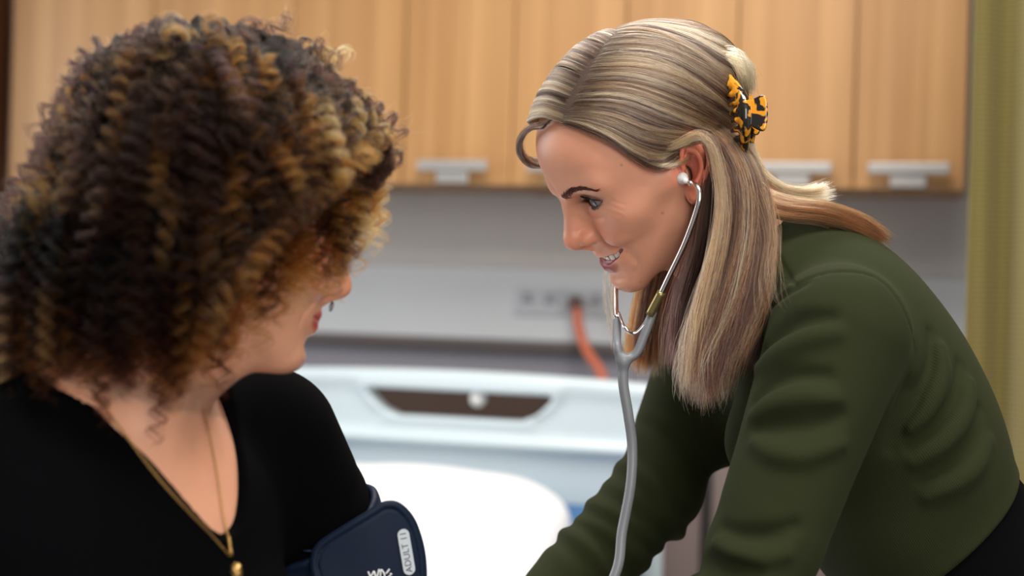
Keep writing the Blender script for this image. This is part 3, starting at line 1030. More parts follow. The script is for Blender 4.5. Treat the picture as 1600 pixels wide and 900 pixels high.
def w_sweater_raw(p):
    d = torso(p, .006)
    nk = smin(cap(p, W_NECK0 * .45 + W_NECK1 * .55, W_NECK1, .050, .058), d, .035)
    d = nk
    for k in ('near', 'far'):
        a = arm(p, k, .008)
        s, e, w = W_SH[k], W_EL[k], W_WR[k]
        # ripples pushed up along the sleeve
        ax = (w - e) / np.linalg.norm(w - e); t = (p - e.astype(F32)) @ ax.astype(F32)
        cr = (p - e.astype(F32)) @ np.array([.2, .5, .6], F32)
        rip = np.sin((t + .35 * cr) * 190 + 1.6 * np.sin(t * 61)) * .0024 * np.clip((t + .02) / .04, 0, 1)
        ax2 = (e - s) / np.linalg.norm(e - s); t2 = (p - s.astype(F32)) @ ax2.astype(F32); c2 = (p - s.astype(F32)) @ np.array([.75, -.2, .35], F32)
        L = np.linalg.norm(e - s)
        rip = rip + np.sin((t2 - .55 * c2) * 140 + 2.2 * np.sin(t2 * 47)) * .0016 * np.clip((t2 - L * .60) / .06, 0, 1)
        a = a - rip
        a = smax(a, (p - (w - ax * .015).astype(F32)) @ ax.astype(F32), .003)
        d = smin(d, a, .030 if k == 'near' else .045)
    return d


def make_folds():
    R = w_sweater_raw
    out = []
    def add(pts, r, dep, n=14):
        P = px_trace_poly(R, pts, n)
        rr = r * np.sin(np.linspace(.15, np.pi - .15, n)) + .0005
        out.append((P, rr, dep))
    # valleys (dep < 0) and crests (dep > 0), read off the cloth
    add([(1190, 552), (1212, 528), (1250, 506), (1296, 498)], .0050, -.016)
    add([(1187, 575), (1215, 552), (1258, 530), (1305, 520)], .0055, .016)
    add([(1180, 628), (1200, 606), (1240, 590), (1290, 588)], .0045, -.014)
    add([(1178, 650), (1205, 632), (1250, 620), (1300, 622)], .0055, .016)
    add([(1184, 672), (1215, 668), (1262, 664), (1312, 650)], .0045, -.014)
    add([(1182, 694), (1210, 708), (1255, 712), (1312, 694)], .0050, .015)
    add([(1205, 478), (1225, 458), (1262, 440)], .0035, -.008)
    add([(1130, 826), (1160, 838), (1200, 838), (1240, 824)], .0045, -.014)
    add([(1122, 850), (1150, 866), (1190, 872), (1225, 866)], .0050, .015)
    add([(1108, 876), (1140, 890), (1180, 896)], .0045, -.014)
    # armpit and back folds
    add([(1420, 600), (1412, 645), (1392, 700)], .0060, -.014)
    add([(1455, 520), (1458, 570), (1438, 622), (1420, 650)], .0055, -.012)
    add([(1470, 545), (1470, 590), (1450, 640), (1425, 668)], .0065, .014)
    add([(1500, 570), (1494, 620), (1462, 668), (1425, 700)], .0055, -.012)
    add([(1515, 600), (1508, 645), (1475, 692), (1430, 722)], .0065, .014)
    add([(1532, 640), (1520, 685), (1485, 725), (1440, 748)], .0050, -.012)
    add([(1545, 690), (1528, 725), (1495, 755), (1450, 775)], .0060, .014)
    # sleeve-head seam
    add([(1208, 474), (1250, 440), (1310, 424), (1370, 434), (1410, 480), (1430, 545), (1424, 605)], .0014, -.0022, 60)
    # shoulder seam
    add([(1212, 395), (1228, 425), (1246, 452)], .0022, -.003, 16)
    return out


def w_sweater(p):
    d = w_sweater_raw(p)
    if W_FOLDS:
        for P, r, dep in W_FOLDS:
            def fn(dd, pp):
                c = chain(pp, P, r)
                return smin(dd, c, abs(dep)) if dep > 0 else smax(dd, -c, abs(dep))
            d = local_op(d, p, P, .03, fn)
    g_ = torso(p, .001)
    for k in ('near', 'far'):
        a_ = arm(p, k, 0); w_ = W_WR[k]; ax = (w_ - W_EL[k]) / np.linalg.norm(w_ - W_EL[k])
        g_ = smin(g_, smax(a_, (p - (w_ - ax * .015).astype(F32)) @ ax.astype(F32), .003), .03)
    d = np.minimum(d, g_)
    hem = (p - W_HEM.astype(F32)) @ W_HEMN.astype(F32)
    d = smax(d, -hem, .004)
    return d


W_HEM = P3(1480, 808, 1.42)
W_HEMN = frame(W_WAIST - W_HIP, (0, -1, 0))[:, 0] * .8 + np.array([-.25, 0, .1]); W_HEMN /= np.linalg.norm(W_HEMN)


def w_trousers(p):
    d = torso(p, .003)
    up = (p - (W_HEM + W_HEMN * .03).astype(F32)) @ W_HEMN.astype(F32)
    d = np.maximum(d, up)
    for k in ('near', 'far'):
        d = smin(d, np.maximum(legf(p, k, .008), p[:, 2] * -1 + .05), .04)
    return d


MAT_SKIN = skin_mat('skin')


def fabric(name, col, rough=.85, rib=0.0, fuzz=.25, spec=.15):
    m, nt, b = new_mat(name)
    tc = N_(nt, 'ShaderNodeTexCoord')
    nz = N_(nt, 'ShaderNodeTexNoise', i_Scale=9.0, i_Detail=6.0); nt.links.new(tc.outputs['Object'], nz.inputs['Vector'])
    mx = N_(nt, 'ShaderNodeMix', data_type='RGBA')
    mx.inputs['A'].default_value = (*[c * .86 for c in col], 1); mx.inputs['B'].default_value = (*[c * 1.12 for c in col], 1)
    nt.links.new(nz.outputs['Fac'], mx.inputs['Factor']); nt.links.new(mx.outputs['Result'], b.inputs['Base Color'])
    b.inputs['Roughness'].default_value = rough
    b.inputs['Specular IOR Level'].default_value = spec
    b.inputs['Sheen Weight'].default_value = fuzz; b.inputs['Sheen Roughness'].default_value = .45
    b.inputs['Sheen Tint'].default_value = (*[min(1, c * 4 + .05) for c in col], 1)
    n2 = N_(nt, 'ShaderNodeTexNoise', i_Scale=1400.0, i_Detail=2.0); nt.links.new(tc.outputs['Object'], n2.inputs['Vector'])
    bp = N_(nt, 'ShaderNodeBump', i_Strength=.25, i_Distance=.0005)
    nt.links.new(n2.outputs['Fac'], bp.inputs['Height'])
    last = bp
    if rib:
        at = N_(nt, 'ShaderNodeAttribute', attribute_name='rib')
        mm = N_(nt, 'ShaderNodeMath', operation='MULTIPLY'); mm.inputs[1].default_value = 2 * math.pi / rib
        nt.links.new(at.outputs['Fac'], mm.inputs[0])
        sn = N_(nt, 'ShaderNodeMath', operation='SINE'); nt.links.new(mm.outputs[0], sn.inputs[0])
        b2 = N_(nt, 'ShaderNodeBump', i_Strength=.3, i_Distance=.00025)
        nt.links.new(sn.outputs[0], b2.inputs['Height']); nt.links.new(bp.outputs['Normal'], b2.inputs['Normal']); last = b2
    nt.links.new(last.outputs['Normal'], b.inputs['Normal'])
    return m


def eye_mat(name, iris, axis='X'):
    """white, iris and pupil laid out around the ball's own forward axis (+X)"""
    m, nt, b = new_mat(name)
    tc = N_(nt, 'ShaderNodeTexCoord')
    nm = N_(nt, 'ShaderNodeVectorMath', operation='NORMALIZE'); nt.links.new(tc.outputs['Object'], nm.inputs[0])
    sp = N_(nt, 'ShaderNodeSeparateXYZ'); nt.links.new(nm.outputs[0], sp.inputs[0])
    ac = N_(nt, 'ShaderNodeMath', operation='ARCCOSINE'); nt.links.new(sp.outputs['X'], ac.inputs[0])
    cr = N_(nt, 'ShaderNodeValToRGB'); e = cr.color_ramp.elements
    e[0].position = 0; e[0].color = (.004, .004, .005, 1); e[1].position = 1; e[1].color = (.62, .56, .53, 1)
    for pos, c in ((.165, (.004, .004, .005)), (.19, [v * .8 for v in iris]), (.36, iris), (.44, [v * .25 for v in iris]), (.49, (.34, .31, .30)), (.8, (.62, .50, .47))):
        n = e.new(pos); n.color = (*c, 1)
    nt.links.new(ac.outputs[0], cr.inputs['Fac']); nt.links.new(cr.outputs['Color'], b.inputs['Base Color'])
    b.inputs['Roughness'].default_value = .06
    b.inputs['Coat Weight'].default_value = 1.0; b.inputs['Coat Roughness'].default_value = .02
    return m


def build_eye(c, R, gaze, rad, mat, parent):
    """ball with a small cornea bulge; R: head frame, gaze dir in head frame"""
    bm = bmesh.new(); bmesh.ops.create_uvsphere(bm, u_segments=48, v_segments=32, radius=rad)
    for v in bm.verts:
        x = v.co.x / rad
        if x > .86:
            v.co *= 1 + .09 * min(1, (x - .86) / .10) ** .8 * .7
    me = bpy.data.meshes.new('eye'); bm.to_mesh(me); bm.free()
    me.polygons.foreach_set('use_smooth', [True] * len(me.polygons)); me.materials.append(mat)
    o = bpy.data.objects.new('eye', me); link(o, parent)
    d = Vector(R @ np.array(gaze)); o.rotation_euler = d.to_track_quat('X', 'Z').to_euler()
    o.location = Vector(c) - Vector(parent.location)
    return o


def lash_paths(f_eye, R_wld, side, up, n, L, zc=9.2, rng=RNG):
    """lashes along a lid edge, head mm"""
    y = np.linspace(-14.5, 15.5, n) + rng.normal(0, .15, n)
    if up: z = 5.3 * (1 - (np.abs(y) / 17.5) ** 2.3)
    else: z = -4.9 * (1 - (y / 17.5) ** 2)
    z = z + zc + .03 * y
    yy = y + 31
    ctr = np.array([68.3, 31.5, 9.]); rr = np.array([14.2, 16.9, 13.7])
    q = 1 - ((yy - ctr[1]) / rr[1]) ** 2 - ((z - ctr[2]) / rr[2]) ** 2
    x = ctr[0] + rr[0] * np.sqrt(np.clip(q, .02, 1)) + .2
    a = np.stack([x, yy, z], 1)
    sgn = 1 if up else -1
    Ls = L * (0.75 + .35 * rng.random(n)) * (.7 + .3 * np.sin((y + 14.5) / 30 * 2.6))
    out = (a - ctr) / rr; out /= np.linalg.norm(out, axis=1)[:, None]
    t = np.linspace(0, 1, 7)[None, :, None]
    side_d = np.stack([np.zeros(n), y * .035 + rng.normal(0, .12, n), np.zeros(n)], 1)
    P = a[:, None] + Ls[:, None, None] * (t * (out + side_d)[:, None] * .85 + (t ** 2) * np.array([0, 0, .75 * sgn]) - (t * .35 * np.array([0, 0, sgn]) if up else 0))
    P[:, :, 1] *= side
    return P


def teeth_vf(loc_to_w, arch_x=79.5, z0=-52.5, z1=-62.5):
    """upper teeth on a curved arch, each a rounded block (head mm)"""
    parts = []
    xs = [(4.3, 8.2, 10.2), (12.2, 6.6, 9.2), (19.0, 7.2, 9.8), (24.6, 6.6, 8.6), (28.6, 6.4, 8.0)]
    for s in (1, -1):
        for i, (yy, wd, hg) in enumerate(xs):
            a = yy / 31.0
            x = arch_x + 6.5 - 34 * (1 - math.sqrt(max(0, 1 - a * a * .9)))
            tilt = math.atan2(yy * 1.15, math.sqrt(max(1, 31 ** 2 - yy ** 2)) ) * .85
            zc = z0 - hg / 2 + (0.9 * max(0, i - 1))+1.2
            bm = bmesh.new(); bmesh.ops.create_cube(bm, size=1)
            M = Matrix.Translation((x, s * yy, zc)) @ Matrix.Rotation(s * tilt, 4, 'Z') @ Matrix.Diagonal((5.0, wd * .98, hg, 1))
            bmesh.ops.bevel(bm, geom=bm.edges[:], offset=.27, segments=4, affect='EDGES', profile=.6)
            bmesh.ops.transform(bm, matrix=M, verts=bm.verts)
            for v in bm.verts:
                if v.co.z > zc: v.co.y = s * yy + (v.co.y - s * yy) * (1 - .12 * (v.co.z - zc) / (hg / 2))
            V = np.array([v.co[:] for v in bm.verts]); bm.verts.index_update()
            Fc = [tuple(v.index for v in f.verts) for f in bm.faces]; bm.free()
            parts.append((loc_to_w(V), Fc))
    return join_vf(parts)


# ---------------- build
woman = empty('person', (0.58, 1.43, 0.0))
tag(woman, 'smiling person with long highlighted blonde hair, leaning forward in a dark green ribbed top', 'person')
WFOOT = woman

WBASE = lin(226, 163, 134)
LIPC = lin(138, 36, 54)


def paint_lips(L, C, col, c_up=(-50.7,), w=1.0):
    """lip pigment by nearness to the lip rolls"""
    q = L.astype(F32).copy(); q[:, 1] = np.abs(q[:, 1])
    ul = chain(q, [(89.8, 0, -51.2), (87, 10, -51.3), (79, 21.5, -49.4), (72.5, 30, -46.6)], [3.3, 3.2, 2.3, 1.2])
    ll = chain(q, [(88.8, 0, -67.0), (86.1, 10, -65.4), (79, 21, -59.2), (72.6, 30, -49.9)], [6.0, 5.7, 4.2, 1.8])
    m = np.clip(1.6 - np.minimum(ul, ll) / 1.5, 0, 1) * (q[:, 0] > 68)
    m = np.clip(m, 0, 1)
    C = C * (1 - m[:, None] * .9) + np.array(col) * m[:, None] * .9
    # inside of the mouth
    inn = (q[:, 0] > 40) & (q[:, 0] < 84 - q[:, 1] * .35) & (q[:, 2] < -46) & (q[:, 2] > -70) & (q[:, 1] < 31)
    dd = np.where(inn & (np.minimum(ul, ll) > 1.3), 1, 0) * (head_inside(L))
    C = C * (1 - dd[:, None]) + np.array((.10, .012, .014)) * dd[:, None]
    return C


def head_inside(L):
    q = L.astype(F32).copy(); q[:, 1] = np.abs(q[:, 1])
    inner = [(83.5, 0, -58.2), (79, 12, -57), (70, 23.5, -52.3), (64.5, 30, -48)]
    return (chain(q, inner, [8.5, 8, 5.5, 3]) < 0).astype(float)


def eye_liner(L, C, k=.8):
    y = np.abs(L[:, 1]) - 31; z = L[:, 2] - 9.2 - .03 * y
    up = 5.4 * (1 - (np.abs(y).clip(0, 17.5) / 17.5) ** 2.3); lo = -4.9 * (1 - (y.clip(-17.5, 17.5) / 17.5) ** 2)
    e = np.maximum(np.maximum(z - up, lo - z), np.abs(y) - 16.5)
    w_ = np.where(z > 0, 1.3, .8)
    m = np.exp(-(np.maximum(e, 0) / w_) ** 2) * (L[:, 0] > 60) * k
    m2 = np.exp(-(np.maximum(e, 0) / 4.5) ** 2) * (L[:, 0] > 60) * .28 * np.where(z > 0, 1, .6)
    C = C * (1 - m2[:, None]) + np.array((.16, .07, .05)) * m2[:, None]
    return C * (1 - m[:, None]) + np.array((.025, .014, .012)) * m[:, None]


def woman_body():
    # head and neck at fine resolution
    hl = lambda p: smax(w_body(w_wld(p).astype(F32)) * 1000, -(p @ np.array([.45, 0, .9], F32)) - 118, 2)
    V, Fq = sdf_mesh(hl, (-112, -95, -150), (125, 98, 135), HEAD_H)
    print('woman head verts', len(V))
    L = V.copy(); Vw = w_wld(V)
    C = skin_paint(L, WBASE, LIPC)
    C = paint_lips(L, C, LIPC)
    C = eye_liner(L, C)
    # freckles and moles
    for (px, py, r, s) in ((971, 258, 1.0, .5), (1035, 333, 1.2, .45), (1001, 441, 1.6, .75), (1078, 312, .8, .6)):
        P, t = trace(lambda p: head_field(w_loc(p)) / 1000, px, py, 1.0)
        q = w_loc(P)[0]; m = np.exp(-(((L - q) ** 2).sum(1)) / r ** 2) * (1 - s)
        C = C * (1 - m[:, None]) + np.array((.12, .04, .03)) * m[:, None]
    # dark scalp under the hair
    V2, F2 = sdf_mesh(w_lower, (-.15, 1.05, 0.0), (.95, 1.78, 1.36), .0045)
    m = V2[:, 2] > -1
    C2 = np.tile(np.array(WBASE), (len(V2), 1))
    Va = np.vstack([Vw, V2]); Fa = np.vstack([Fq, F2 + len(Vw)])
    o = nets_obj('body', Va, Fa, MAT_SKIN, woman); set_col(o, 'skin', np.vstack([C, C2]))
    return o


HEAD_H = 1.2
wb = woman_body()
EYM = eye_mat('eye', lin(78, 96, 112))
for s in (1, -1):
    build_eye(w_wld([[68.3, 31 * s, 9]])[0], WR, (0.93, .10 if s > 0 else .10, -.10), .0127, EYM, woman)
tv, tf = teeth_vf(w_wld)
mesh_obj_w('teeth', tv, tf, plain('tooth', (.86, .82, .74), .16, Subsurface_Weight=.25, Subsurface_Scale=.003), woman)

MAT_LASH = plain('lash', (.012, .008, .007), .5)
lp = [lash_paths(None, None, s, True, 90, 7.5) for s in (1, -1)] + [lash_paths(None, None, s, False, 34, 2.6) for s in (1, -1)]
lp = np.concatenate(lp)
hair_obj('eyelashes', w_wld(lp.reshape(-1, 3)).reshape(lp.shape), np.full(len(lp), .00017), np.full((len(lp), 3), .012), MAT_LASH, woman, .15)


def brow(side, n=480):
    """short hairs over the brow ridge, in head mm, laid on the skin"""
    u = RNG.random(n) ** .9; v = RNG.normal(0, 1, n).clip(-1.6, 1.6)
    c = spline([(14, 20.5), (23, 26.5), (33, 30.5), (44, 30.0), (54, 25.5)], 40)
    uu = u * 39; i = uu.astype(int).clip(0, 38); t = (uu - i)[:, None]
    yz = c[i] * (1 - t) + c[i + 1] * t
    th = np.interp(u, [0, .15, .5, 1], [3.0, 3.2, 2.0, .4])
    yz[:, 1] += v * th * .62
    d = np.stack([np.interp(u, [0, .2, 1], [.25, .8, 1.]), np.interp(u, [0, .2, .6, 1], [1., .65, .1, -.5])], 1)
    d += RNG.normal(0, .16, d.shape)
    Ln = np.interp(u, [0, .3, 1], [5.5, 7, 4.5])[:, None] * .8
    tt = np.linspace(0, 1, 5)
    Q = yz[:, None] + d[:, None] * Ln[:, None] * tt[None, :, None]
    P = np.zeros((n, 5, 3)); P[:, :, 1:] = Q; P[:, :, 0] = 125
    p = P.reshape(-1, 3).copy(); p[:, 1] *= side
    for _ in range(40):
        dd = head_field(p.astype(F32), ear=False); p[:, 0] -= np.maximum(dd, -2) * .7
    p = p.reshape(n, 5, 3); p[:, :, 0] += .15 + .5 * tt[None] * (1 - tt[None]) * 2
    return p


bp_ = np.concatenate([brow(1), brow(-1)])
hair_obj('eyebrows', w_wld(bp_.reshape(-1, 3)).reshape(bp_.shape), np.full(len(bp_), .00016), np.tile(lin(40, 24, 18), (len(bp_), 1)), hair_mat('brow_hair', .6, 1.25), woman, .2)
W_FOLDS = make_folds()
V, Fq = sdf_mesh(w_sweater, (-.05, 1.02, .80), (.66, 1.76, 1.42), .0028)
print('sweater verts', len(V))
MAT_SWEATER = fabric('green_rib_knit', lin(39, 44, 23), .9, rib=.0019, fuzz=.15)
sw = nets_obj('sweater', V, Fq, MAT_SWEATER, woman)


def rib_coord(V, segs, torso_axis):
    """arc coordinate round the nearest limb"""
    best = np.full(len(V), 9.); out = np.zeros(len(V))
    for a, b, r in segs:
        ax = (b - a) / np.linalg.norm(b - a)
        u = np.cross(ax, [0.1, 1, 0.2]); u /= np.linalg.norm(u); v = np.cross(ax, u)
        t = np.clip((V - a) @ ax, 0, np.linalg.norm(b - a)); d = V - a - t[:, None] * ax
        dist = np.linalg.norm(d, axis=1) - r
        ang = np.arctan2(d @ u, d @ v)
        m = dist < best; best[m] = dist[m]; out[m] = ang[m] * r
    return out


segs = [(W_RIB + W_RF[:, 0] * .2, W_WAIST, .13), (W_WAIST, W_HIP, .12)]
for k in ('near', 'far'):
    segs += [(W_SH[k], W_EL[k], .055), (W_EL[k], W_WR[k], .045)]
a = sw.data.attributes.new('rib', 'FLOAT', 'POINT'); a.data.foreach_set('value', rib_coord(V, segs, None).astype(F32))
V, Fq = sdf_mesh(w_trousers, (.30, 1.18, .03), (.86, 1.72, 1.12), .006)
MAT_TROUSER = fabric('black_cloth', lin(6, 6, 8), .95, fuzz=0, spec=.06)
nets_obj('trousers', V, Fq, MAT_TROUSER, woman)
MAT_SHOE = plain('shoe_leather', (.01, .01, .011), .4)
for k in ('near', 'far'):
    f = W_FT[k]
    def shoe(p, f=f):
        d = ell(p, (f[0] - .07, f[1], .042), (.145, .046, .045)); d = smin(d, cap(p, f, f + (0, 0, .03), .045), .03)
        return np.maximum(d, .002 - p[:, 2])
    V, Fq = sdf_mesh(shoe, f - (.24, .07, .08), f + (.1, .07, .09), .005)
    nets_obj('shoe', V, Fq, MAT_SHOE, woman)
# ------------------------------------------------------------------ the clinician's hair
XH_Z = [-70, -20, 0, 17, 41, 72, 86, 92, 112]
XH_X = [-35, -28, -20, 6, 25, 46, 63, 82, 100]


def w_cran(p_mm):
    return smin(head_field(p_mm, ear=False), ell(p_mm, (-76, 8, 42), (34, 52, 42)), 26)


def w_hairbase(p):
    q = w_loc(p)
    d = smin(w_cran(q) - 5, ell(q, (-78, 8, 40), (40, 56, 46)), 18)
    xh = np.interp(q[:, 2], XH_Z, XH_X) - np.interp(q[:, 2], [0, 40, 90], [2, 6, 14])
    d = smax(d, (q[:, 0] - xh + 2) * .8, 9)
    d = smax(d, -(q[:, 2] + .25 * q[:, 0] + 62), 8)
    return d / 1000


V, Fq = sdf_mesh(w_hairbase, WT - .17, WT + .2, .003)
MAT_HBASE = plain('hair_roots', lin(66, 48, 36), .8, noise=.3, nscale=90)
hair_base = nets_obj('hair', V, Fq, MAT_HBASE, woman)
MAT_HAIR = hair_mat('hair_strand', .32)

BLOND = np.array(lin(200, 170, 128)); ASH = np.array(lin(122, 96, 72)); BROWN = np.array(lin(56, 38, 28)); GINGER = np.array(lin(140, 88, 52))


def clump_cols(n, ncl, cl, tones, w, rng=RNG):
    base = np.array([tones[i] for i in rng.choice(len(tones), ncl, p=w)])
    c = base[cl] * (1 + rng.normal(0, .16, (n, 1)))
    flip = rng.random(n) < .18
    c[flip] = np.array([tones[i] for i in rng.choice(len(tones), flip.sum(), p=w)])
    return np.clip(c, .01, .9)


def guide_strands(rows, n, N=18, jit=.002, ncl=60, clump=.6, spread=0.0, umap=None, rng=RNG, wave=0.0):
    """rows: list of guide arrays (K,3) of equal K; strands blend neighbouring guides"""
    R = np.array([spline(r, N) for r in rows])          # rows, N, 3
    m = len(rows) - 1
    cu = np.sort(rng.random(ncl)) * m
    cl = rng.integers(0, ncl, n)
    u = np.clip(cu[cl] + rng.normal(0, .55 * m / ncl, n), 0, m)
    def ev(u):
        i = np.minimum(u.astype(int), max(m - 1, 0)); t = (u - i)[:, None, None]
        return R[i] * (1 - t) + R[np.minimum(i + 1, m)] * t
    P = ev(u); Cc = ev(cu)[cl]
    t = np.linspace(0, 1, N)[None, :, None]
    off = rng.normal(0, jit, (n, 1, 3)) * (.35 + .65 * t)
    coff = rng.normal(0, jit * 1.3, (ncl, 1, 3))[cl]
    P = P + off + coff * (.3 + .7 * t)
    k = clump * t ** 1.3 * (.7 + .3 * rng.random((n, 1, 1)))
    P = P * (1 - k) + (Cc + coff * (.3 + .7 * t) + off * .25) * k
    if wave:
        ph = rng.random((n, 1)) * 6.3; fr = 6 + 6 * rng.random((n, 1))
        tt = t[:, :, 0]
        P[:, :, 0] += wave * np.sin(fr * tt * 1.7 + ph) * tt; P[:, :, 1] += wave * np.cos(fr * tt * 1.3 + ph) * tt
    return P, cl, u


PARTS_H = []


def add_strands(P, rad, col, cut=None, rng=RNG):
    """keeps every group at 18 points, with varied lengths"""
    n, N, _ = P.shape
    if cut is not None:
        L = cut[0] + (1 - cut[0]) * rng.random(n) ** cut[1]
        s = np.linspace(0, 1, N)[None] * L[:, None] * (N - 1)
        i = np.minimum(s.astype(int), N - 2); t = (s - i)[:, :, None]
        r = np.arange(n)[:, None]
        P = P[r, i] * (1 - t) + P[r, i + 1] * t
    PARTS_H.append((P, np.full(n, rad), col))


# A: from the parting back to the clip over the near side of the head
ROWS_A = [
    [(877, 190), (905, 197), (945, 213), (985, 240), (1022, 259), (1050, 246), (1076, 217), (1120, 232)],
    [(877, 182), (915, 182), (960, 194), (1010, 216), (1060, 220), (1105, 214), (1138, 230), (1158, 240)],
    [(884, 162), (930, 155), (980, 160), (1030, 178), (1075, 194), (1112, 207), (1142, 220), (1162, 228)],
    [(898, 132), (945, 125), (990, 130), (1040, 147), (1080, 165), (1115, 182), (1142, 198), (1160, 208)],
    [(915, 104), (960, 98), (1005, 102), (1050, 117), (1085, 135), (1115, 153), (1140, 170), (1156, 184)],
    [(934, 80), (975, 74), (1015, 78), (1055, 92), (1088, 110), (1115, 127), (1136, 144), (1150, 158)],
    [(950, 58), (985, 54), (1020, 60), (1055, 74), (1085, 90), (1110, 106), (1130, 122), (1144, 134)],
    [(962, 44), (995, 42), (1028, 50), (1058, 63), (1082, 76), (1104, 91), (1122, 106), (1138, 118)],
]


def cap_trace(rows, off=7.0):
    out = []
    f = lambda p: (w_cran(w_loc(p)) - off) / 1000
    for r in rows:
        c = np.array(r, float)
        ok = raymin_(f, c) < -1.0
        P, t = trace(f, c[:, 0], c[:, 1], 1.0)
        q = w_loc(P).astype(float)
        # a control pixel off the silhouette: take the nearest surface point along its ray
        bad = ~ok
        if bad.any():
            q[bad] = raynear(f, c[bad])
        out.append(q)
    return out


def raypts(pts, y0=1.05, y1=1.7, n=260):
    ys = np.linspace(y0, y1, n)
    d = np.stack([(pts[:, 0] - 800) / FPX, np.ones(len(pts)), -(pts[:, 1] - 450) / FPX], 1) @ QR.T
    return d[:, None, :] * ys[None, :, None] + np.array([0, 0, CAM_Z])


def raymin_(f, pts):
    P = raypts(pts); v = f(P.reshape(-1, 3).astype(F32)).reshape(P.shape[:2])
    return v.min(1) * 1587


def raynear(f, pts):
    P = raypts(pts); v = f(P.reshape(-1, 3).astype(F32)).reshape(P.shape[:2])
    return w_loc(P[np.arange(len(pts)), v.argmin(1)])


def on_cap(Pl, off):
    """push strand points (n,N,3) in head mm to the scalp offset 'off' (n,N)"""
    n, N, _ = Pl.shape; q = Pl.reshape(-1, 3).astype(F32)
    for _ in range(2):
        g, d = grad(w_cran, q, .8)
        q = (q - g * (d - off.reshape(-1))[:, None]).astype(F32)
    return q.reshape(n, N, 3).astype(float)


rowsA = cap_trace(ROWS_A)
PTS_PART = np.array([r[0] for r in rowsA])
nA = 9000
Pa, cl, u = guide_strands(rowsA, nA, 18, jit=2.0, ncl=160, clump=.30)
t = np.linspace(0, 1, 18)[None]
clz = RNG.normal(0, 1.0, 160)[cl][:, None]
offA = 4.2 + 4.6 * np.sin(np.clip(t * 1.25, 0, 1) * np.pi / 2) * (.75 + .25 * RNG.random((nA, 1))) + RNG.random((nA, 1)) * 1.6 - 1.0 + clz * .9 * t
wob = np.sin(t * 3.0 + 6.3 * RNG.random(160)[cl][:, None]) * RNG.normal(0, 4.6, 160)[cl][:, None] * np.sin(t * np.pi)
Pa[:, :, 2] += wob; Pa[:, 0, :] += RNG.normal(0, 1.0, (nA, 3)); Pa[:, 0:2, 1] -= 2.0
Pa = on_cap(Pa, np.broadcast_to(offA, (nA, 18)))
colA = clump_cols(nA, 160, cl, [BLOND, ASH, BROWN], [.30, .34, .36])
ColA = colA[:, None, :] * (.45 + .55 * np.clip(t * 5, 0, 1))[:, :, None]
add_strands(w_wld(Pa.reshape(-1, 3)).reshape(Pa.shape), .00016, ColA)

# crown: from the back end of the parting over the top of the head
cr = []
for i in range(7):
    g0 = rowsA[-1].copy(); k = np.linspace(.25, 1, len(g0)); g0[:, 1] -= 13 * i * k; g0[:, 2] += 2; g0[:, 0] -= 1.5 * i
    cr.append(g0)
cr = [on_cap(c[None], np.full((1, len(c)), 5.))[0] for c in cr]
Pc, cl, u = guide_strands(cr, 4200, 18, jit=1.8, ncl=60, clump=.3)
offC = 4.5 + 5.5 * np.sin(np.clip(t * 1.6, 0, 1) * np.pi / 2) + RNG.random((4200, 1)) * 1.6 - 1 + RNG.normal(0, 1, 60)[cl][:, None] * .9 * t
Pc = on_cap(Pc, np.broadcast_to(offC, (4200, 18)))
add_strands(w_wld(Pc.reshape(-1, 3)).reshape(Pc.shape), .00016, clump_cols(4200, 60, cl, [BLOND, ASH, BROWN], [.36, .36, .28]))

# B: the far side of the parting, mirrored down over the other temple and back to the clip
rowsB = []
clipL = rowsA[3][-1]
for i, p0 in enumerate(PTS_PART):
    f = i / (len(PTS_PART) - 1)
    a = p0 + np.array([0, .6, 0])
    yy = -62 - 10 * f
    mid1 = np.array([p0[0] + 4 * (1 - f), p0[1] - 26, p0[2] + 4])
    mid2 = np.array([p0[0] - 4 + 6 * (1 - f), p0[1] - 58, p0[2] - 8])
    mid3 = np.array([p0[0] * .55 - 4, -66, 52 + 6 * f])
    mid4 = np.array([-30 - 20 * f, -74, 40 + 14 * f])
    mid5 = np.array([-82, -52, 40 + 14 * f])
    rowsB.append(np.array([a, mid1, mid2, mid3, mid4, mid5, np.array([-100, -18, 36 + 14 * f])]))
# the very front: small swoop beside the forehead
nB = 6500
Pb, cl, u = guide_strands(rowsB, nB, 18, jit=1.3, ncl=90, clump=.4)
offB = 4.2 + 6.5 * np.sin(np.clip(t * 2.2, 0, 1) * np.pi / 2) + RNG.random((nB, 1)) * 2 - 1.2 + RNG.normal(0, 1, 90)[cl][:, None] * .9 * t
Pb = on_cap(Pb, np.broadcast_to(offB, (nB, 18)))
colB = clump_cols(nB, 90, cl, [BLOND, ASH, BROWN], [.22, .38, .40])
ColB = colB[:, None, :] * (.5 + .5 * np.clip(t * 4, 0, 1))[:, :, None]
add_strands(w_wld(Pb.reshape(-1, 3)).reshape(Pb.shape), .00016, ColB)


def px_guides(G):
    return [np.array([P3(*c) for c in g]) for g in G]


def lock(G, n, rad, tones, w, jit=.002, ncl=30, clump=.6, cut=(.75, .6), wave=.0015, shade=None, pre=0):
    if pre: G = [[(g[0][0] - pre, g[0][1] - pre * .8, g[0][2] + .016)] + list(g) for g in G]
    P, cl, u = guide_strands(px_guides(G), n, 18, jit=jit, ncl=ncl, clump=clump, wave=wave)
    c = clump_cols(n, ncl, cl, tones, w)
    C = np.repeat(c[:, None, :], 18, 1)
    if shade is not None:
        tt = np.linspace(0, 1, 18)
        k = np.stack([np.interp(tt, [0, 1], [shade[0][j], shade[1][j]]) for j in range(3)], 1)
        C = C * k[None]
    add_strands(P, rad, np.clip(C, .01, .9), cut)


TIP = ((.92, .92, .92), (.80, .62, .48))
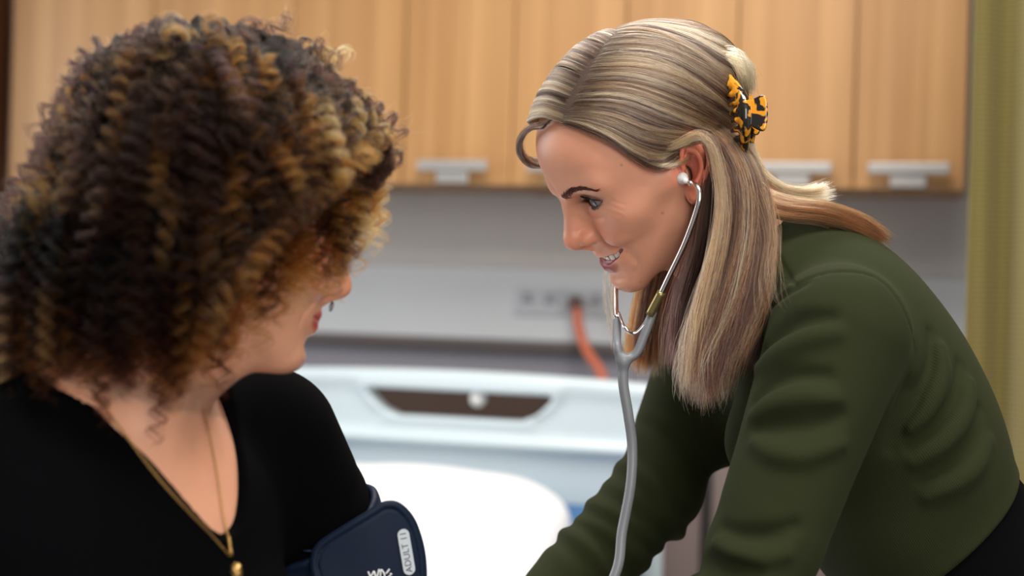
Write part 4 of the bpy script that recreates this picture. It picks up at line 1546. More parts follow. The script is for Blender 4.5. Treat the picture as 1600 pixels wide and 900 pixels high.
# near fall: blond face-framing lock, then the brown mass
lock([[(1040, 234, 1.315), (1095, 210, 1.305), (1118, 262, 1.30), (1124, 330, 1.295), (1108, 410, 1.29), (1088, 480, 1.29), (1078, 545, 1.29), (1072, 600, 1.29)],
      [(1060, 228, 1.32), (1108, 216, 1.305), (1132, 280, 1.30), (1136, 350, 1.295), (1122, 430, 1.29), (1100, 500, 1.285), (1088, 560, 1.285), (1078, 618, 1.285)]],
     800, .00015, [BLOND, ASH, BROWN], [.62, .26, .12], jit=.0030, ncl=20, clump=.5, cut=(.6, .5), wave=.003, shade=TIP, pre=24)
lock([[(1112, 232, 1.335), (1135, 290, 1.32), (1128, 370, 1.315), (1104, 450, 1.315), (1084, 520, 1.31), (1072, 575, 1.31), (1075, 622, 1.31)],
      [(1128, 232, 1.325), (1152, 290, 1.31), (1152, 370, 1.30), (1132, 450, 1.29), (1110, 520, 1.285), (1098, 580, 1.285), (1096, 634, 1.285)],
      [(1146, 228, 1.33), (1176, 290, 1.31), (1182, 370, 1.295), (1168, 450, 1.28), (1144, 520, 1.275), (1120, 575, 1.275), (1118, 626, 1.275)],
      [(1158, 226, 1.34), (1196, 290, 1.32), (1208, 370, 1.30), (1200, 440, 1.285), (1180, 500, 1.275), (1152, 555, 1.27), (1132, 598, 1.27)]],
     5600, .00014, [BLOND, ASH, BROWN, GINGER], [.16, .22, .50, .12], jit=.0040, ncl=110, clump=.66, cut=(.55, .5), wave=.0042, shade=TIP, pre=34)
# inner dark layer behind the near fall and round the nape
lock([[(1112, 250, 1.338), (1100, 320, 1.330), (1086, 400, 1.335), (1066, 470, 1.36), (1060, 530, 1.36), (1062, 575, 1.36)],
      [(1130, 250, 1.345), (1138, 320, 1.34), (1140, 390, 1.345), (1130, 460, 1.36), (1110, 530, 1.35), (1092, 600, 1.34)],
      [(1160, 240, 1.36), (1186, 290, 1.355), (1200, 350, 1.35), (1206, 420, 1.34), (1190, 500, 1.32), (1160, 560, 1.31)]],
     3600, .00022, [BROWN, ASH], [.8, .2], jit=.006, ncl=60, clump=.5, shade=TIP)
# far fall seen under the chin
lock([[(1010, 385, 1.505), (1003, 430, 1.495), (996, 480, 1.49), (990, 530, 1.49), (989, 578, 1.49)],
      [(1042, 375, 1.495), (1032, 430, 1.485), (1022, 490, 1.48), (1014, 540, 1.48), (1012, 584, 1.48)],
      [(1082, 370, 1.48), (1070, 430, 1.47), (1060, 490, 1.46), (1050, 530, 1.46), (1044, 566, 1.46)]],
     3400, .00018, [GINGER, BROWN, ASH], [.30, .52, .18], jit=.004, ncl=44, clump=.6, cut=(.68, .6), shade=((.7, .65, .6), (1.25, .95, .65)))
# wisps beside the far cheek
lock([[(1000, 330, 1.47), (960, 390, 1.47), (944, 430, 1.47), (946, 480, 1.47), (958, 530, 1.47), (964, 560, 1.47)],
      [(1004, 340, 1.47), (975, 400, 1.47), (958, 440, 1.47), (960, 500, 1.47), (966, 540, 1.47), (972, 565, 1.47)]],
     46, .00014, [BLOND, ASH], [.6, .4], jit=.0022, ncl=8, clump=.3)
# the front lock loops out beside the far temple
fr = []
for dz in (0, 1, 2):
    fr.append(np.array([[72 + 6 * dz, 24 - 4 * dz, 97 - 2 * dz], [90, -2 - 2 * dz, 94], [97 + dz, -26, 84 - dz], [98 + dz, -44, 66], [92, -56, 50], [78, -66, 40], [50, -72, 34]]))
Pf_, cl_, u_ = guide_strands(fr, 700, 18, jit=1.5, ncl=24, clump=.4)
g_, d_ = grad(w_cran, Pf_.reshape(-1, 3), .8); Pf_ = (Pf_.reshape(-1, 3) + g_ * np.maximum(5 - d_, 0)[:, None]).reshape(Pf_.shape)
add_strands(w_wld(Pf_.reshape(-1, 3)).reshape(Pf_.shape), .00016, clump_cols(700, 24, cl_, [BLOND, ASH, BROWN], [.12, .28, .60]))
# thrown back over the shoulder
lock([[(1166, 214, 1.375), (1185, 262, 1.37), (1218, 290, 1.37), (1262, 296, 1.38), (1292, 284, 1.385)],
      [(1172, 222, 1.375), (1196, 275, 1.37), (1230, 300, 1.37), (1268, 304, 1.38), (1304, 298, 1.385)]],
     1000, .00016, [BLOND, ASH], [.85, .15], jit=.0028, ncl=22, clump=.6, cut=(.6, .5))
lock([[(1166, 232, 1.365), (1186, 285, 1.355), (1230, 308, 1.35), (1290, 318, 1.36), (1345, 338, 1.375), (1396, 372, 1.385)],
      [(1160, 240, 1.36), (1178, 296, 1.345), (1225, 322, 1.34), (1290, 332, 1.35), (1345, 352, 1.37), (1382, 378, 1.385)],
      [(1152, 250, 1.355), (1172, 310, 1.34), (1215, 334, 1.335), (1270, 338, 1.35), (1320, 350, 1.365), (1368, 380, 1.38)]],
     3000, .00016, [BLOND, ASH, GINGER, BROWN], [.15, .30, .33, .22], jit=.0028, ncl=50, clump=.6, cut=(.62, .45), wave=.002, shade=((1, .95, .9), (1.15, .9, .72)))
# loose pieces in front of the shoulder
lock([[(1196, 300, 1.30), (1214, 360, 1.265), (1212, 410, 1.245), (1220, 455, 1.235), (1240, 492, 1.228)],
      [(1186, 300, 1.30), (1206, 370, 1.27), (1200, 430, 1.245), (1206, 480, 1.235), (1214, 500, 1.23)]],
     34, .00012, [GINGER, ASH, BROWN], [.5, .3, .2], jit=.0045, ncl=7, clump=.35, pre=20, cut=(.5, .6))
# the coiled ends above the clip
lock([[(1110, 98, 1.37), (1124, 84, 1.355), (1146, 84, 1.345), (1162, 106, 1.345), (1166, 142, 1.35)],
      [(1106, 106, 1.345), (1124, 94, 1.335), (1144, 98, 1.33), (1156, 118, 1.33), (1160, 148, 1.34)],
      [(1114, 92, 1.40), (1136, 82, 1.39), (1160, 92, 1.38), (1174, 120, 1.375), (1174, 156, 1.37)]],
     1300, .00017, [BLOND, ASH], [.8, .2], jit=.0034, ncl=22, clump=.35, cut=(.7, 1), pre=12)

# stray hairs lifted off the surface
nf = 150
idx = RNG.integers(0, nA, nf); Pf = Pa[idx].copy()
g, d = grad(w_cran, Pf.reshape(-1, 3), .8)
lift = (np.clip(t, 0, 1) ** 1.5 * RNG.random((nf, 1)) * 14)
Pf = Pf + g.reshape(nf, 18, 3) * lift[:, :, None] + RNG.normal(0, 1.2, (nf, 1, 3)) * t[:, :, None] * 3
add_strands(w_wld(Pf.reshape(-1, 3)).reshape(Pf.shape), .00009, np.tile(BLOND, (nf, 1)), (.3, 1))

PP = np.concatenate([a for a, b, c in PARTS_H]); RR_ = np.concatenate([b for a, b, c in PARTS_H])
CC = np.concatenate([c if c.ndim == 3 else np.repeat(c[:, None, :], 18, 1) for a, b, c in PARTS_H])
print('strands verts', len(PP))
hair_obj('hair_strands', PP, RR_, CC, MAT_HAIR, hair_base)
# ------------------------------------------------------------------ stethoscope
st = empty('stethoscope', tuple(P3(972, 570, 1.37)))
tag(st, 'grey stethoscope hanging from the ears of the smiling person', 'stethoscope')
MAT_CHROME = plain('chrome', (.82, .82, .84), .14, metal=1.0)
MAT_TUBE = plain('grey_rubber', lin(118, 122, 128), .38)
EARN = w_wld([[3, 76, -7]])[0]
P_tip0 = w_wld([[5, 75, -7]])[0]
yn = EARN[1] - .012
p_near = [P3(1081, 287, yn + .005), P3(1089, 291, yn - .004), P3(1093, 306, yn - .008), P3(1088, 330, yn - .006), P3(1070, 380, yn + .005), P3(1045, 433, yn + .02), P3(1024, 478, yn + .03)]
tube_obj('ear_tube', spline(p_near, 60), .0027, MAT_CHROME, st, 16)
YK = yn + .035
p_n2 = [P3(1024, 478, yn + .03), P3(1014, 496, YK)]
tube_obj('collar', spline([P3(1034, 456, yn + .026), P3(1015, 492, YK - .002)], 8), .0042, plain('gold_collar', lin(140, 128, 84), .3, metal=.7), st, 16)
# far tube goes round behind the chin to the other ear
far_ear = w_wld([[3, -76, -7]])[0]
p_far = [far_ear, w_wld([[6, -88, -14]])[0], w_wld([[22, -86, -50]])[0], w_wld([[34, -72, -84]])[0], P3(976, 395, 1.475), P3(966, 425, 1.45), P3(962, 455, 1.42), P3(962, 480, 1.39), P3(963, 496, 1.375)]
tube_obj('ear_tube', spline(p_far, 90), .0027, MAT_CHROME, st, 16)
# rubber Y and long tube
yn_ = P3(974, 566, YK)
br1 = spline([P3(1019, 490, YK), P3(1008, 520, YK), P3(994, 552, YK), yn_ + (0, 0, .002)], 30)
br2 = spline([P3(962, 480, 1.39), P3(964, 512, YK + .018), P3(964, 540, YK), P3(969, 560, YK), yn_], 30)
main = spline([yn_ + (0, 0, .002), P3(974, 600, YK), P3(982, 650, YK), P3(988, 700, YK), P3(985, 760, YK - .005), P3(972, 830, YK - .01), P3(960, 900, YK - .02), P3(900, 1000, YK - .03), P3(780, 1050, YK - .04), P3(722, 1068, YK - .04)], 120)


def tubing(p):
    d = chain(p, br1, np.full(len(br1), .0044)); d = smin(d, chain(p, br2, np.full(len(br2), .0040)), .006)
    d = smin(d, chain(p, main, np.full(len(main), .0049)), .006)
    return d


V, Fq = sdf_mesh(tubing, main.min(0) - .02, np.maximum(main.max(0), br1.max(0)) + .02, .0014)
nets_obj('tubing', V, Fq, MAT_TUBE, st)
tube_obj('leaf_spring', spline([P3(966, 488, 1.382), P3(975, 510, YK), P3(990, 521, YK), P3(1004, 510, YK), P3(1016, 488, YK)], 30), .0016, MAT_CHROME, st, 10)
MAT_TIP = plain('ear_tip', (.80, .82, .84), .35)
for c, d_ in ((w_wld([[5, 75.0, -6.5]])[0], 1), (far_ear, -1)):
    o_ = WR @ np.array([.1, d_, -.1]); o_ /= np.linalg.norm(o_)
    V, Fq = sdf_mesh(lambda p: smin(ell(p, c - o_ * .001, (.0040, .0047, .0047), frame(o_, (0, .3, 1))), cap(p, c, c + o_ * .007, .0050, .0030), .004), c - .02, c + .02, .0009)
    nets_obj('ear_tip', V, Fq, MAT_TIP, st)
tube_obj('ear_hook', spline([P_tip0 + WR @ np.array([0, .005, -.001]), P3(1081, 287, yn + .003)], 6), .0025, MAT_CHROME, st, 12)
cp = main[-1]
m = MB(); m.cyl(cp + (-.012, 0, -.004), cp + (-.012, 0, .006), .021, bevel=.002); m.cyl(cp + (-.012, 0, .006), cp + (-.012, 0, .016), .009, bevel=.001)
m.build('chest_piece', MAT_CHROME, st, True)

# ------------------------------------------------------------------ claw clip
MT, nt, b = new_mat('tortoiseshell')
tc = N_(nt, 'ShaderNodeTexCoord'); nz = N_(nt, 'ShaderNodeTexNoise', i_Scale=110.0, i_Detail=1.2); nz.inputs['Distortion'].default_value = .6
nt.links.new(tc.outputs['Object'], nz.inputs['Vector'])
cr = N_(nt, 'ShaderNodeValToRGB'); cr.color_ramp.elements[0].position = .49; cr.color_ramp.elements[0].color = (.010, .006, .004, 1)
cr.color_ramp.elements[1].position = .54; cr.color_ramp.elements[1].color = (*lin(214, 142, 20), 1)
nt.links.new(nz.outputs['Fac'], cr.inputs['Fac']); nt.links.new(cr.outputs['Color'], b.inputs['Base Color']); b.inputs['Roughness'].default_value = .12
b.inputs['Coat Weight'].default_value = .6
YC = 1.325
clip = empty('hair_claw_clip', tuple(P3(1165, 185, YC)))
tag(clip, 'tortoiseshell claw clip holding back the blonde hair', 'hair clip')


def jaw(ofs, top=(1139, 121), bot=(1163, 236), bulge=12):
    x0, y0 = top; x1, y1 = bot
    sp = spline([P3(x0, y0, YC + .006 + ofs), P3((x0 + x1) / 2 + bulge - 2, y0 + 35, YC - .012 + ofs), P3((x0 + x1) / 2 + bulge + 1, y1 - 42, YC - .014 + ofs), P3(x1, y1, YC + .002 + ofs)], 26)
    rr = .0034 + .0024 * np.sin(np.linspace(0, np.pi, 26))
    d = lambda p: chain(p, sp, rr)
    teeth = []
    for i in range(3, 24, 3):
        a = sp[i]; e = a + np.array([-.007 - .003 * math.sin(i / 26 * 3.14), .020, -.001])
        teeth.append((a, a * .5 + e * .5 + np.array([-.002, -.006, 0]), e))
    def f(p):
        v = d(p)
        for a, m_, e in teeth: v = smin(v, chain(p, [a, m_, e], [.0034, .003, .0016]), .003)
        return v
    V, Fq = sdf_mesh(f, sp.min(0) - .03, sp.max(0) + .03, .0011)
    return V, Fq


V, Fq = jaw(0); nets_obj('jaw', V, Fq, MT, clip)
V, Fq = jaw(.05, (1150, 128), (1172, 226), 14); nets_obj('jaw', V, Fq, MT, clip)


def wing(p):
    # flared grip plate standing off the hinge
    A = P3(1160, 178, YC - .010); u = (P3(1200, 178, YC - .016) - A); L = np.linalg.norm(u); u /= L
    v = np.array([0, 0, 1.]); v -= u * (v @ u); v /= np.linalg.norm(v); n = np.cross(u, v)
    q = (p - A.astype(F32)) @ np.stack([u, v, n], 1).astype(F32)
    t = np.clip(q[:, 0] / L, 0, 1); hw = .0065 + .0135 * t ** .8
    sx = np.abs(q[:, 0] - L * .5) - L * .5
    d2 = smax(sx + .003 * (q[:, 1] / .02) ** 2, (np.abs(q[:, 1] - .001) - hw) * .85, .006)
    return smax(d2, np.abs(q[:, 2] + .05 * q[:, 0]) - .0016, .0018)


V, Fq = sdf_mesh(wing, P3(1150, 220, YC) - .03, P3(1205, 140, YC) + .03, .0009); nets_obj('grip', V, Fq, MT, clip)
V2 = V + np.array([.0, .034, 0]); nets_obj('grip', V2, Fq, MT, clip)
MB().cyl(P3(1162, 160, YC - .006), P3(1166, 204, YC - .006), .0035, seg=16).build('hinge', plain('hinge_spring', (.3, .28, .25), .3, metal=1.0), clip, True)
# ------------------------------------------------------------------ the seated patient
def head_pose2(al, pi, ro=0):
    c, s = math.cos, math.sin
    Rp = np.array([[c(pi), 0, s(pi)], [0, 1, 0], [-s(pi), 0, c(pi)]])
    Rz = np.array([[c(al), -s(al), 0], [s(al), c(al), 0], [0, 0, 1]])
    return Rz @ Rp


TR = QR @ head_pose2(math.radians(25), math.radians(15.56))
TT = QR @ np.array([-0.2273, 1.110, 0.0525]) + np.array([0, 0, CAM_Z])


def t_loc(P): return ((np.asarray(P) - TT) @ TR * 1000).astype(F32)
def t_wld(q): return np.asarray(q, float) / 1000 @ TR.T + TT


T_L = np.array([.64, .77, 0.]); T_L /= np.linalg.norm(T_L)      # towards the patient's left shoulder
T_NR = np.array([.77, -.64, 0.])                                # out of the chest
T_SL = P3(412, 690, 1.225)
T_SR = T_SL - T_L * .345 + np.array([0, 0, .0])
T_MID = (T_SL + T_SR) / 2
T_CH = T_MID + np.array([.0, 0, -.135]) + T_NR * .012
T_PEL = T_MID + np.array([-.015, 0, -.475])
T_PEL[2] = .665
T_EL = P3(572, 985, 1.30)
T_WR = P3(800, 1120, 1.31)
T_FR = np.stack([[0, 0, 1.], T_L, np.cross([0, 0, 1.], T_L)], 1)
T_NB = T_MID + np.array([0, 0, .035]) - T_NR * .012
print('patient pelvis', T_PEL, T_MID)


def t_torso(p, g):
    d = ell(p, T_CH, (.175 + g, .152 + g, .105 + g), T_FR)
    d = smin(d, ell(p, T_MID + (0, 0, -.035), (.062 + g, .175 + g, .068 + g), T_FR), .055)
    for s in (-1, 1):
        d = smin(d, sph(p, T_CH + T_L * s * .080 + T_NR * .075 + np.array([0, 0, -.045]), .068 + g), .045)
    d = smin(d, ell(p, (T_CH + T_PEL) / 2 + (0, 0, -.02), (.16 + g, .135 + g, .100 + g), T_FR), .07)
    d = smin(d, ell(p, T_PEL, (.12 + g, .175 + g, .125 + g), T_FR), .07)
    return d


T_ARM = {'left': (T_SL, T_EL, T_WR), 'right': (T_SR, T_SR + np.array([-.06, -.05, -.27]), T_SR + np.array([.10, -.02, -.46]))}


def t_arm(p, k, g):
    s, e, w = T_ARM[k]
    d = chain(p, [s, s * .5 + e * .5, e], [.056 + g, .050 + g, .040 + g])
    return smin(d, chain(p, [e, e * .65 + w * .35, w], [.040 + g, .038 + g, .026 + g]), .02)


def t_neck(p):
    a = t_wld([[-25, 0, -35]])[0]; b = T_NB
    d = cap(p, a, b, .056, .060)
    d = smin(d, cap(p, t_wld([[10, 0, -60]])[0], T_MID + T_NR * .03 + (0, 0, .02), .040, .038), .03)
    d = smin(d, cap(p, t_wld([[46, 0, -84]])[0], t_wld([[0, 0, -104]])[0], .022, .040), .03)
    # the big neck muscle that stands out when the head is turned
    d = smin(d, cap(p, t_wld([[-12, -52, -30]])[0], T_MID + T_NR * .062 + (0, 0, -.012), .016, .012), .022)
    for s in (-1, 1):                                               # collar bones
        d = smin(d, cap(p, T_MID + T_NR * .060 + T_L * s * .02 + (0, 0, -.025), T_MID + T_NR * .02 + T_L * s * .13 + (0, 0, .012), .009, .009), .02)
        d = smin(d, cap(p, T_NB + (0, 0, .03), T_MID + T_L * s * .14 + (0, 0, .0), .040, .030), .03)
    return d


def t_leg(p, s, g):
    hip = T_PEL + T_L * s * .09 + (0, 0, -.03)
    kn = hip + T_NR * .40 + T_L * s * .03 + (0, 0, -.02)
    ft = kn + T_NR * .03 + np.array([0, 0, -.53]); ft[2] = .08
    return chain(p, [hip, hip * .5 + kn * .5, kn, kn * .6 + ft * .4, ft], [.092 + g, .080 + g, .060 + g, .055 + g, .038 + g])


def t_upper(p):
    h = head_field(t_loc(p), smile=.45, mouth_open=0.0, lip=3.5) / 1000
    d = smin(h, t_neck(p), .022)
    d = smin(d, t_torso(p, 0), .035)
    return smin(d, t_arm(p, 'left', 0), .03)


def t_lower(p):
    d = t_torso(p, -.003)
    for k in ('left', 'right'):
        a = t_arm(p, k, 0); s, e, w = T_ARM[k]
        m = bbcull(p, w - .25, w + .25)
        if m.any():
            dr = (w - e) / np.linalg.norm(w - e)
            a[m] = smin(a[m], hand_field(p[m], w + dr * .01, dr, (0, 0, -1.) if k == 'left' else (.2, -.4, 1), 1, .35, .92), .012)
        d = smin(d, a, .03)
    for s in (-1, 1): d = smin(d, t_leg(p, s, -.006), .05)
    return d


def t_top(p):
    d = t_torso(p, .009)
    for k in ('left', 'right'):
        s, e, w = T_ARM[k]
        a = t_arm(p, k, .009)
        ax = (e - s) / np.linalg.norm(e - s); L = np.linalg.norm(e - s)
        t = (p - s.astype(F32)) @ ax.astype(F32)
        a = a - .0018 * np.sin(t * 190 + 2 * np.sin(p[:, 1] * 60)) * np.clip((t - .05) / .05, 0, 1)
        a = smax(a, t - L * .52, .004)
        d = smin(d, a, .03)
    d = smin(d, cap(p, T_NB, T_MID + T_L * .12 + (0, 0, .012), .054, .046), .03)
    d = smin(d, cap(p, T_NB, T_MID - T_L * .12 + (0, 0, .012), .058, .050), .03)
    # V neck
    q = p - T_VB.astype(F32)
    lx = q @ T_L.astype(F32); h = q[:, 2]; n = (p - T_NB.astype(F32)) @ T_NR.astype(F32)
    k = np.clip(h / .21, 0, 1)
    wv = .006 + .108 * k ** .72
    vcut = smax((np.abs(lx + T_VS * k) - wv) * .85, -h - .0, .012)
    vcut = np.maximum(vcut, -n)
    hole = cap(p, T_NB + (0, 0, -.02), T_NB + (0, 0, .12), .072, .085)
    cut = np.minimum(vcut, hole)
    d = smax(d, -cut, .004)
    # the cloth is a shell: its inside follows the body
    inner = smin(t_torso(p, -.010), smin(t_arm(p, 'left', -.006), t_arm(p, 'right', -.006), .01), .03)
    return d


T_VS = 0.032
_f = lambda p: t_torso(p, .006)
_P, _t = trace(_f, 356, 838, .75)
T_VB = _P[0]
patient = empty('person', tuple(np.array([T_PEL[0] + .25, T_PEL[1] - .2, 0.])))
tag(patient, 'person with big dark brown and golden curls, wearing a black v-neck top', 'person')


def t_build():
    H = 1.6
    hl = lambda p: smax(t_upper(t_wld(p).astype(F32)) * 1000, -(p[:, 2]) - 150, 2)
    V, Fq = sdf_mesh(hl, (-115, -98, -155), (125, 98, 135), H)
    L = V.copy()
    base = lin(224, 166, 136)
    C = skin_paint(L, base, None, blush=(1.0, .6))
    q = L.astype(F32).copy(); q[:, 1] = np.abs(q[:, 1])
    ul = chain(q, [(94, 2, -51.6), (90.5, 10, -52), (81, 21.5, -51.4), (74, 28, -50)], [4.8, 4.4, 3, 1.8])
    ll = chain(q, [(92.4, 0, -61.8), (89.5, 10, -61), (80.5, 21, -56.6), (74, 28, -51)], [5.4, 4.9, 3.4, 1.6])
    m = np.clip(1.5 - np.minimum(ul, ll) / 1.6, 0, 1) * (q[:, 0] > 68)
    C = C * (1 - m[:, None] * .9) + np.array(lin(176, 40, 62)) * m[:, None] * .9
    V1 = t_wld(V)
    V2, F2 = sdf_mesh(lambda p: np.minimum(smin(smin(t_torso(p, 0), t_neck(p), .035), t_arm(p, 'left', 0), .03), t_lower(p)), T_PEL - (.45, .62, .66), np.array([T_WR[0] + .22, T_WR[1] + .3, T_MID[2] + .06]), .005)
    C2 = np.tile(np.array(base), (len(V2), 1))
    o = nets_obj('body', np.vstack([V1, V2]), np.vstack([Fq, F2 + len(V1)]), MAT_SKIN, patient)
    set_col(o, 'skin', np.vstack([C, C2])); print('patient verts', len(V1), len(V2))


t_build()
for s in (1, -1):
    build_eye(t_wld([[68.3, 31 * s, 9]])[0], TR, (1, 0, -.1), .0127, EYM, patient)
lp = np.concatenate([lash_paths(None, None, s, True, 60, 8.0) for s in (1, -1)])
hair_obj('eyelashes', t_wld(lp.reshape(-1, 3)).reshape(lp.shape), np.full(len(lp), .00016), np.full((len(lp), 3), .012), MAT_LASH, patient, .15)
bq = np.concatenate([brow(1, 200), brow(-1, 200)])
hair_obj('eyebrows', t_wld(bq.reshape(-1, 3)).reshape(bq.shape), np.full(len(bq), .0002), np.tile(lin(50, 32, 24), (len(bq), 1)), bpy.data.materials['brow_hair'], patient, .2)

V, Fq = sdf_mesh(t_top, np.minimum(T_SR, T_PEL) - (.30, .30, .20), np.array([T_SL[0] + .22, T_SL[1] + .22, T_MID[2] + .14]), .0042)
m_ = V[:, 2] > .62
MAT_BLACK = fabric('black_jersey', lin(4, 4, 6), .95, fuzz=0, spec=.05)
tp = nets_obj('top', V, Fq, MAT_BLACK, patient)


def t_trou(p):
    d = np.maximum(t_torso(p, .010), p[:, 2] - .72)
    for s in (-1, 1): d = smin(d, np.maximum(t_leg(p, s, .008), .06 - p[:, 2]), .05)
    return d


V, Fq = sdf_mesh(t_trou, T_PEL - (.3, .65, .66), T_PEL + (.62, .35, .12), .009)
nets_obj('trousers', V, Fq, fabric('charcoal_cloth', lin(36, 38, 46), .9, fuzz=.1), patient)
for s in (-1, 1):
    hip = T_PEL + T_L * s * .09; f = hip + T_NR * .43 + T_L * s * .03; f[2] = .05
    def shoe(p, f=f):
        d = cap(p, f - T_NR * .03, f + T_NR * .15 - (0, 0, .012), .045, .036); d = smin(d, cap(p, f, f + (0, 0, .05), .045), .03)
        return np.maximum(d, .002 - p[:, 2])
    V, Fq = sdf_mesh(shoe, f - (.1, .22, .06), f + (.25, .1, .12), .006)
    nets_obj('shoe', V, Fq, MAT_SHOE, patient)

# ---------------- curls
TH_Z = [-75, -30, 0, 30, 60, 80, 95, 112]
TH_X = [-25, -6, 14, 38, 58, 72, 88, 104]


def t_hairmass(p):
    q = t_loc(p)
    d = head_field(q, ear=False) - 24
    d = smin(d, ell(q, (-42, 0, 6), (92, 98, 88)), 20)
    n = 7 * np.sin(q[:, 0] * .21 + 2 * np.sin(q[:, 2] * .1)) * np.sin(q[:, 1] * .19 + 1.3 * np.sin(q[:, 0] * .08)) * np.sin(q[:, 2] * .23)
    d = d + n
    xh = np.interp(q[:, 2], TH_Z, TH_X)
    d = smax(d, (q[:, 0] - xh) * .85, 22)
    return d / 1000


V, Fq = sdf_mesh(t_hairmass, TT - .2, TT + .2, .005, refine=1)
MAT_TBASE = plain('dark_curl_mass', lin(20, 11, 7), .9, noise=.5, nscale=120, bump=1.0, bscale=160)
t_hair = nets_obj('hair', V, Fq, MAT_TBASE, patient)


def curls(n_lock, per, N, rng):
    D = rng.normal(0, 1, (n_lock * 5, 3)); D /= np.linalg.norm(D, axis=1)[:, None]
    c0 = np.array([-8, 0, 42.])
    ok = D[:, 2] > -.72
    R0 = c0 + D * 82
    g, d = grad(lambda q: head_field(q, ear=False), R0, .8)
    for _ in range(3):
        g, d = grad(lambda q: head_field(q, ear=False), R0, .8); R0 = R0 - g * d[:, None]
    xh = np.interp(R0[:, 2], TH_Z, TH_X)
    ok &= R0[:, 0] < xh
    R0 = R0[ok][:n_lock]; D = D[ok][:n_lock]; g = g[ok][:n_lock]
    n = len(R0)
    down = TR.T @ np.array([0, 0, -1.]); down /= np.linalg.norm(down)
    out = g * .8 + rng.normal(0, .22, (n, 3)); out /= np.linalg.norm(out, axis=1)[:, None]
    top = np.clip((R0[:, 2] - 30) / 90, 0, 1)
    Ln = 124 + 58 * rng.random(n) - 30 * top
    ho = 21 + 14 * rng.random(n) + 14 * np.clip(-R0[:, 0] / 60, 0, 1)                           # how far it stands off before it drops
    t = np.linspace(0, 1, N)
    side = out - down * (out @ down)[:, None]; side /= np.linalg.norm(side, axis=1)[:, None] + 1e-6
    up_amt = (out @ -down)
    P = R0[:, None] + out[:, None] * (ho[:, None] * (1 - np.exp(-t[None] * 3.2)))[:, :, None]
    fall = (Ln[:, None] * (.9 - .35 * top[:, None]) * np.clip(t[None] - .16, 0, 1) ** 1.15)
    P = P + down * fall[:, :, None] + side[:, None] * ((Ln * (.12 + .20 * top))[:, None] * t[None] ** 1.1)[:, :, None]
    wa = rng.normal(0, 1, (n, 2, 3)) * 8.5; wf = 2.2 + 3.2 * rng.random((n, 2)); wp = 6.28 * rng.random((n, 2))
    for j in (0, 1):
        P = P + wa[:, j][:, None] * (np.sin(wf[:, j][:, None] * t[None] + wp[:, j][:, None]) * np.clip(t * 2.5, 0, 1))[:, :, None] * .8
    # keep the face clear
    q = P.copy()
    xh = np.interp(q[:, :, 2], TH_Z, TH_X) + 30 * (q[:, :, 2] > 22) * (np.abs(q[:, :, 1]) < 62) + 4
    over = np.maximum(q[:, :, 0] - xh, 0); P[:, :, 0] -= over * .93
    P[:, :, 1] += np.sign(P[:, :, 1]) * over * .22
    # nothing inside the head
    for _ in range(2):
        f = P.reshape(-1, 3).astype(F32); gg, dd = grad(lambda z: head_field(z, ear=False), f, .8)
        f = f + gg * np.maximum(6 - dd, 0)[:, None]; P = f.reshape(P.shape)
    return coil(P, per, rng)


def coil(P, per, rng, tonelo=0.):
    n, N, _ = P.shape; t = np.linspace(0, 1, N)
    # coil
    T = np.gradient(P, axis=1); T /= np.linalg.norm(T, axis=2)[:, :, None] + 1e-9
    ref = np.array([.31, .2, .93]); U = np.cross(T, ref); U /= np.linalg.norm(U, axis=2)[:, :, None] + 1e-9; W = np.cross(T, U)
    seglen = np.linalg.norm(np.diff(P, axis=1), axis=2); s = np.concatenate([np.zeros((n, 1)), np.cumsum(seglen, 1)], 1)
    pitch = 11 + 7 * rng.random((n, 1)); rad = (3.8 + 3.0 * rng.random((n, 1))) * np.clip(s / 22, .1, 1)
    ph = rng.random((n, 1)) * 6.28; a = s * 2 * np.pi / pitch * rng.choice([-1, 1], (n, 1)) + ph
    C = P + (U * np.cos(a)[:, :, None] + W * np.sin(a)[:, :, None]) * rad[:, :, None]
    outp = []; cols = []
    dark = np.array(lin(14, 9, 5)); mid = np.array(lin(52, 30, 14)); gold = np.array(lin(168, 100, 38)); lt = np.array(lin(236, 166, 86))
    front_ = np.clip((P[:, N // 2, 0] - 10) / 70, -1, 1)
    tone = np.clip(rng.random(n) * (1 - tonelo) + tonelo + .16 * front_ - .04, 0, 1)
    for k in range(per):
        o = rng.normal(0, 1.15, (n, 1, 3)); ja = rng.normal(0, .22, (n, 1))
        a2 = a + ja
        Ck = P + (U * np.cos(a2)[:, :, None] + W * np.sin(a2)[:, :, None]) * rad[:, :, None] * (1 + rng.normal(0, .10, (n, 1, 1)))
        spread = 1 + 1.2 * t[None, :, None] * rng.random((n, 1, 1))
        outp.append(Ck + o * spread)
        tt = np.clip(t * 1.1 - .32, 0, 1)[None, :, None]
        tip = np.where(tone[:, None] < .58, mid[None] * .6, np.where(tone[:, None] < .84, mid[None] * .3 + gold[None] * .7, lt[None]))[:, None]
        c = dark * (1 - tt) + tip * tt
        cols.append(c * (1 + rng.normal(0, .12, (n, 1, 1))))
    return np.concatenate(outp), np.concatenate(cols)


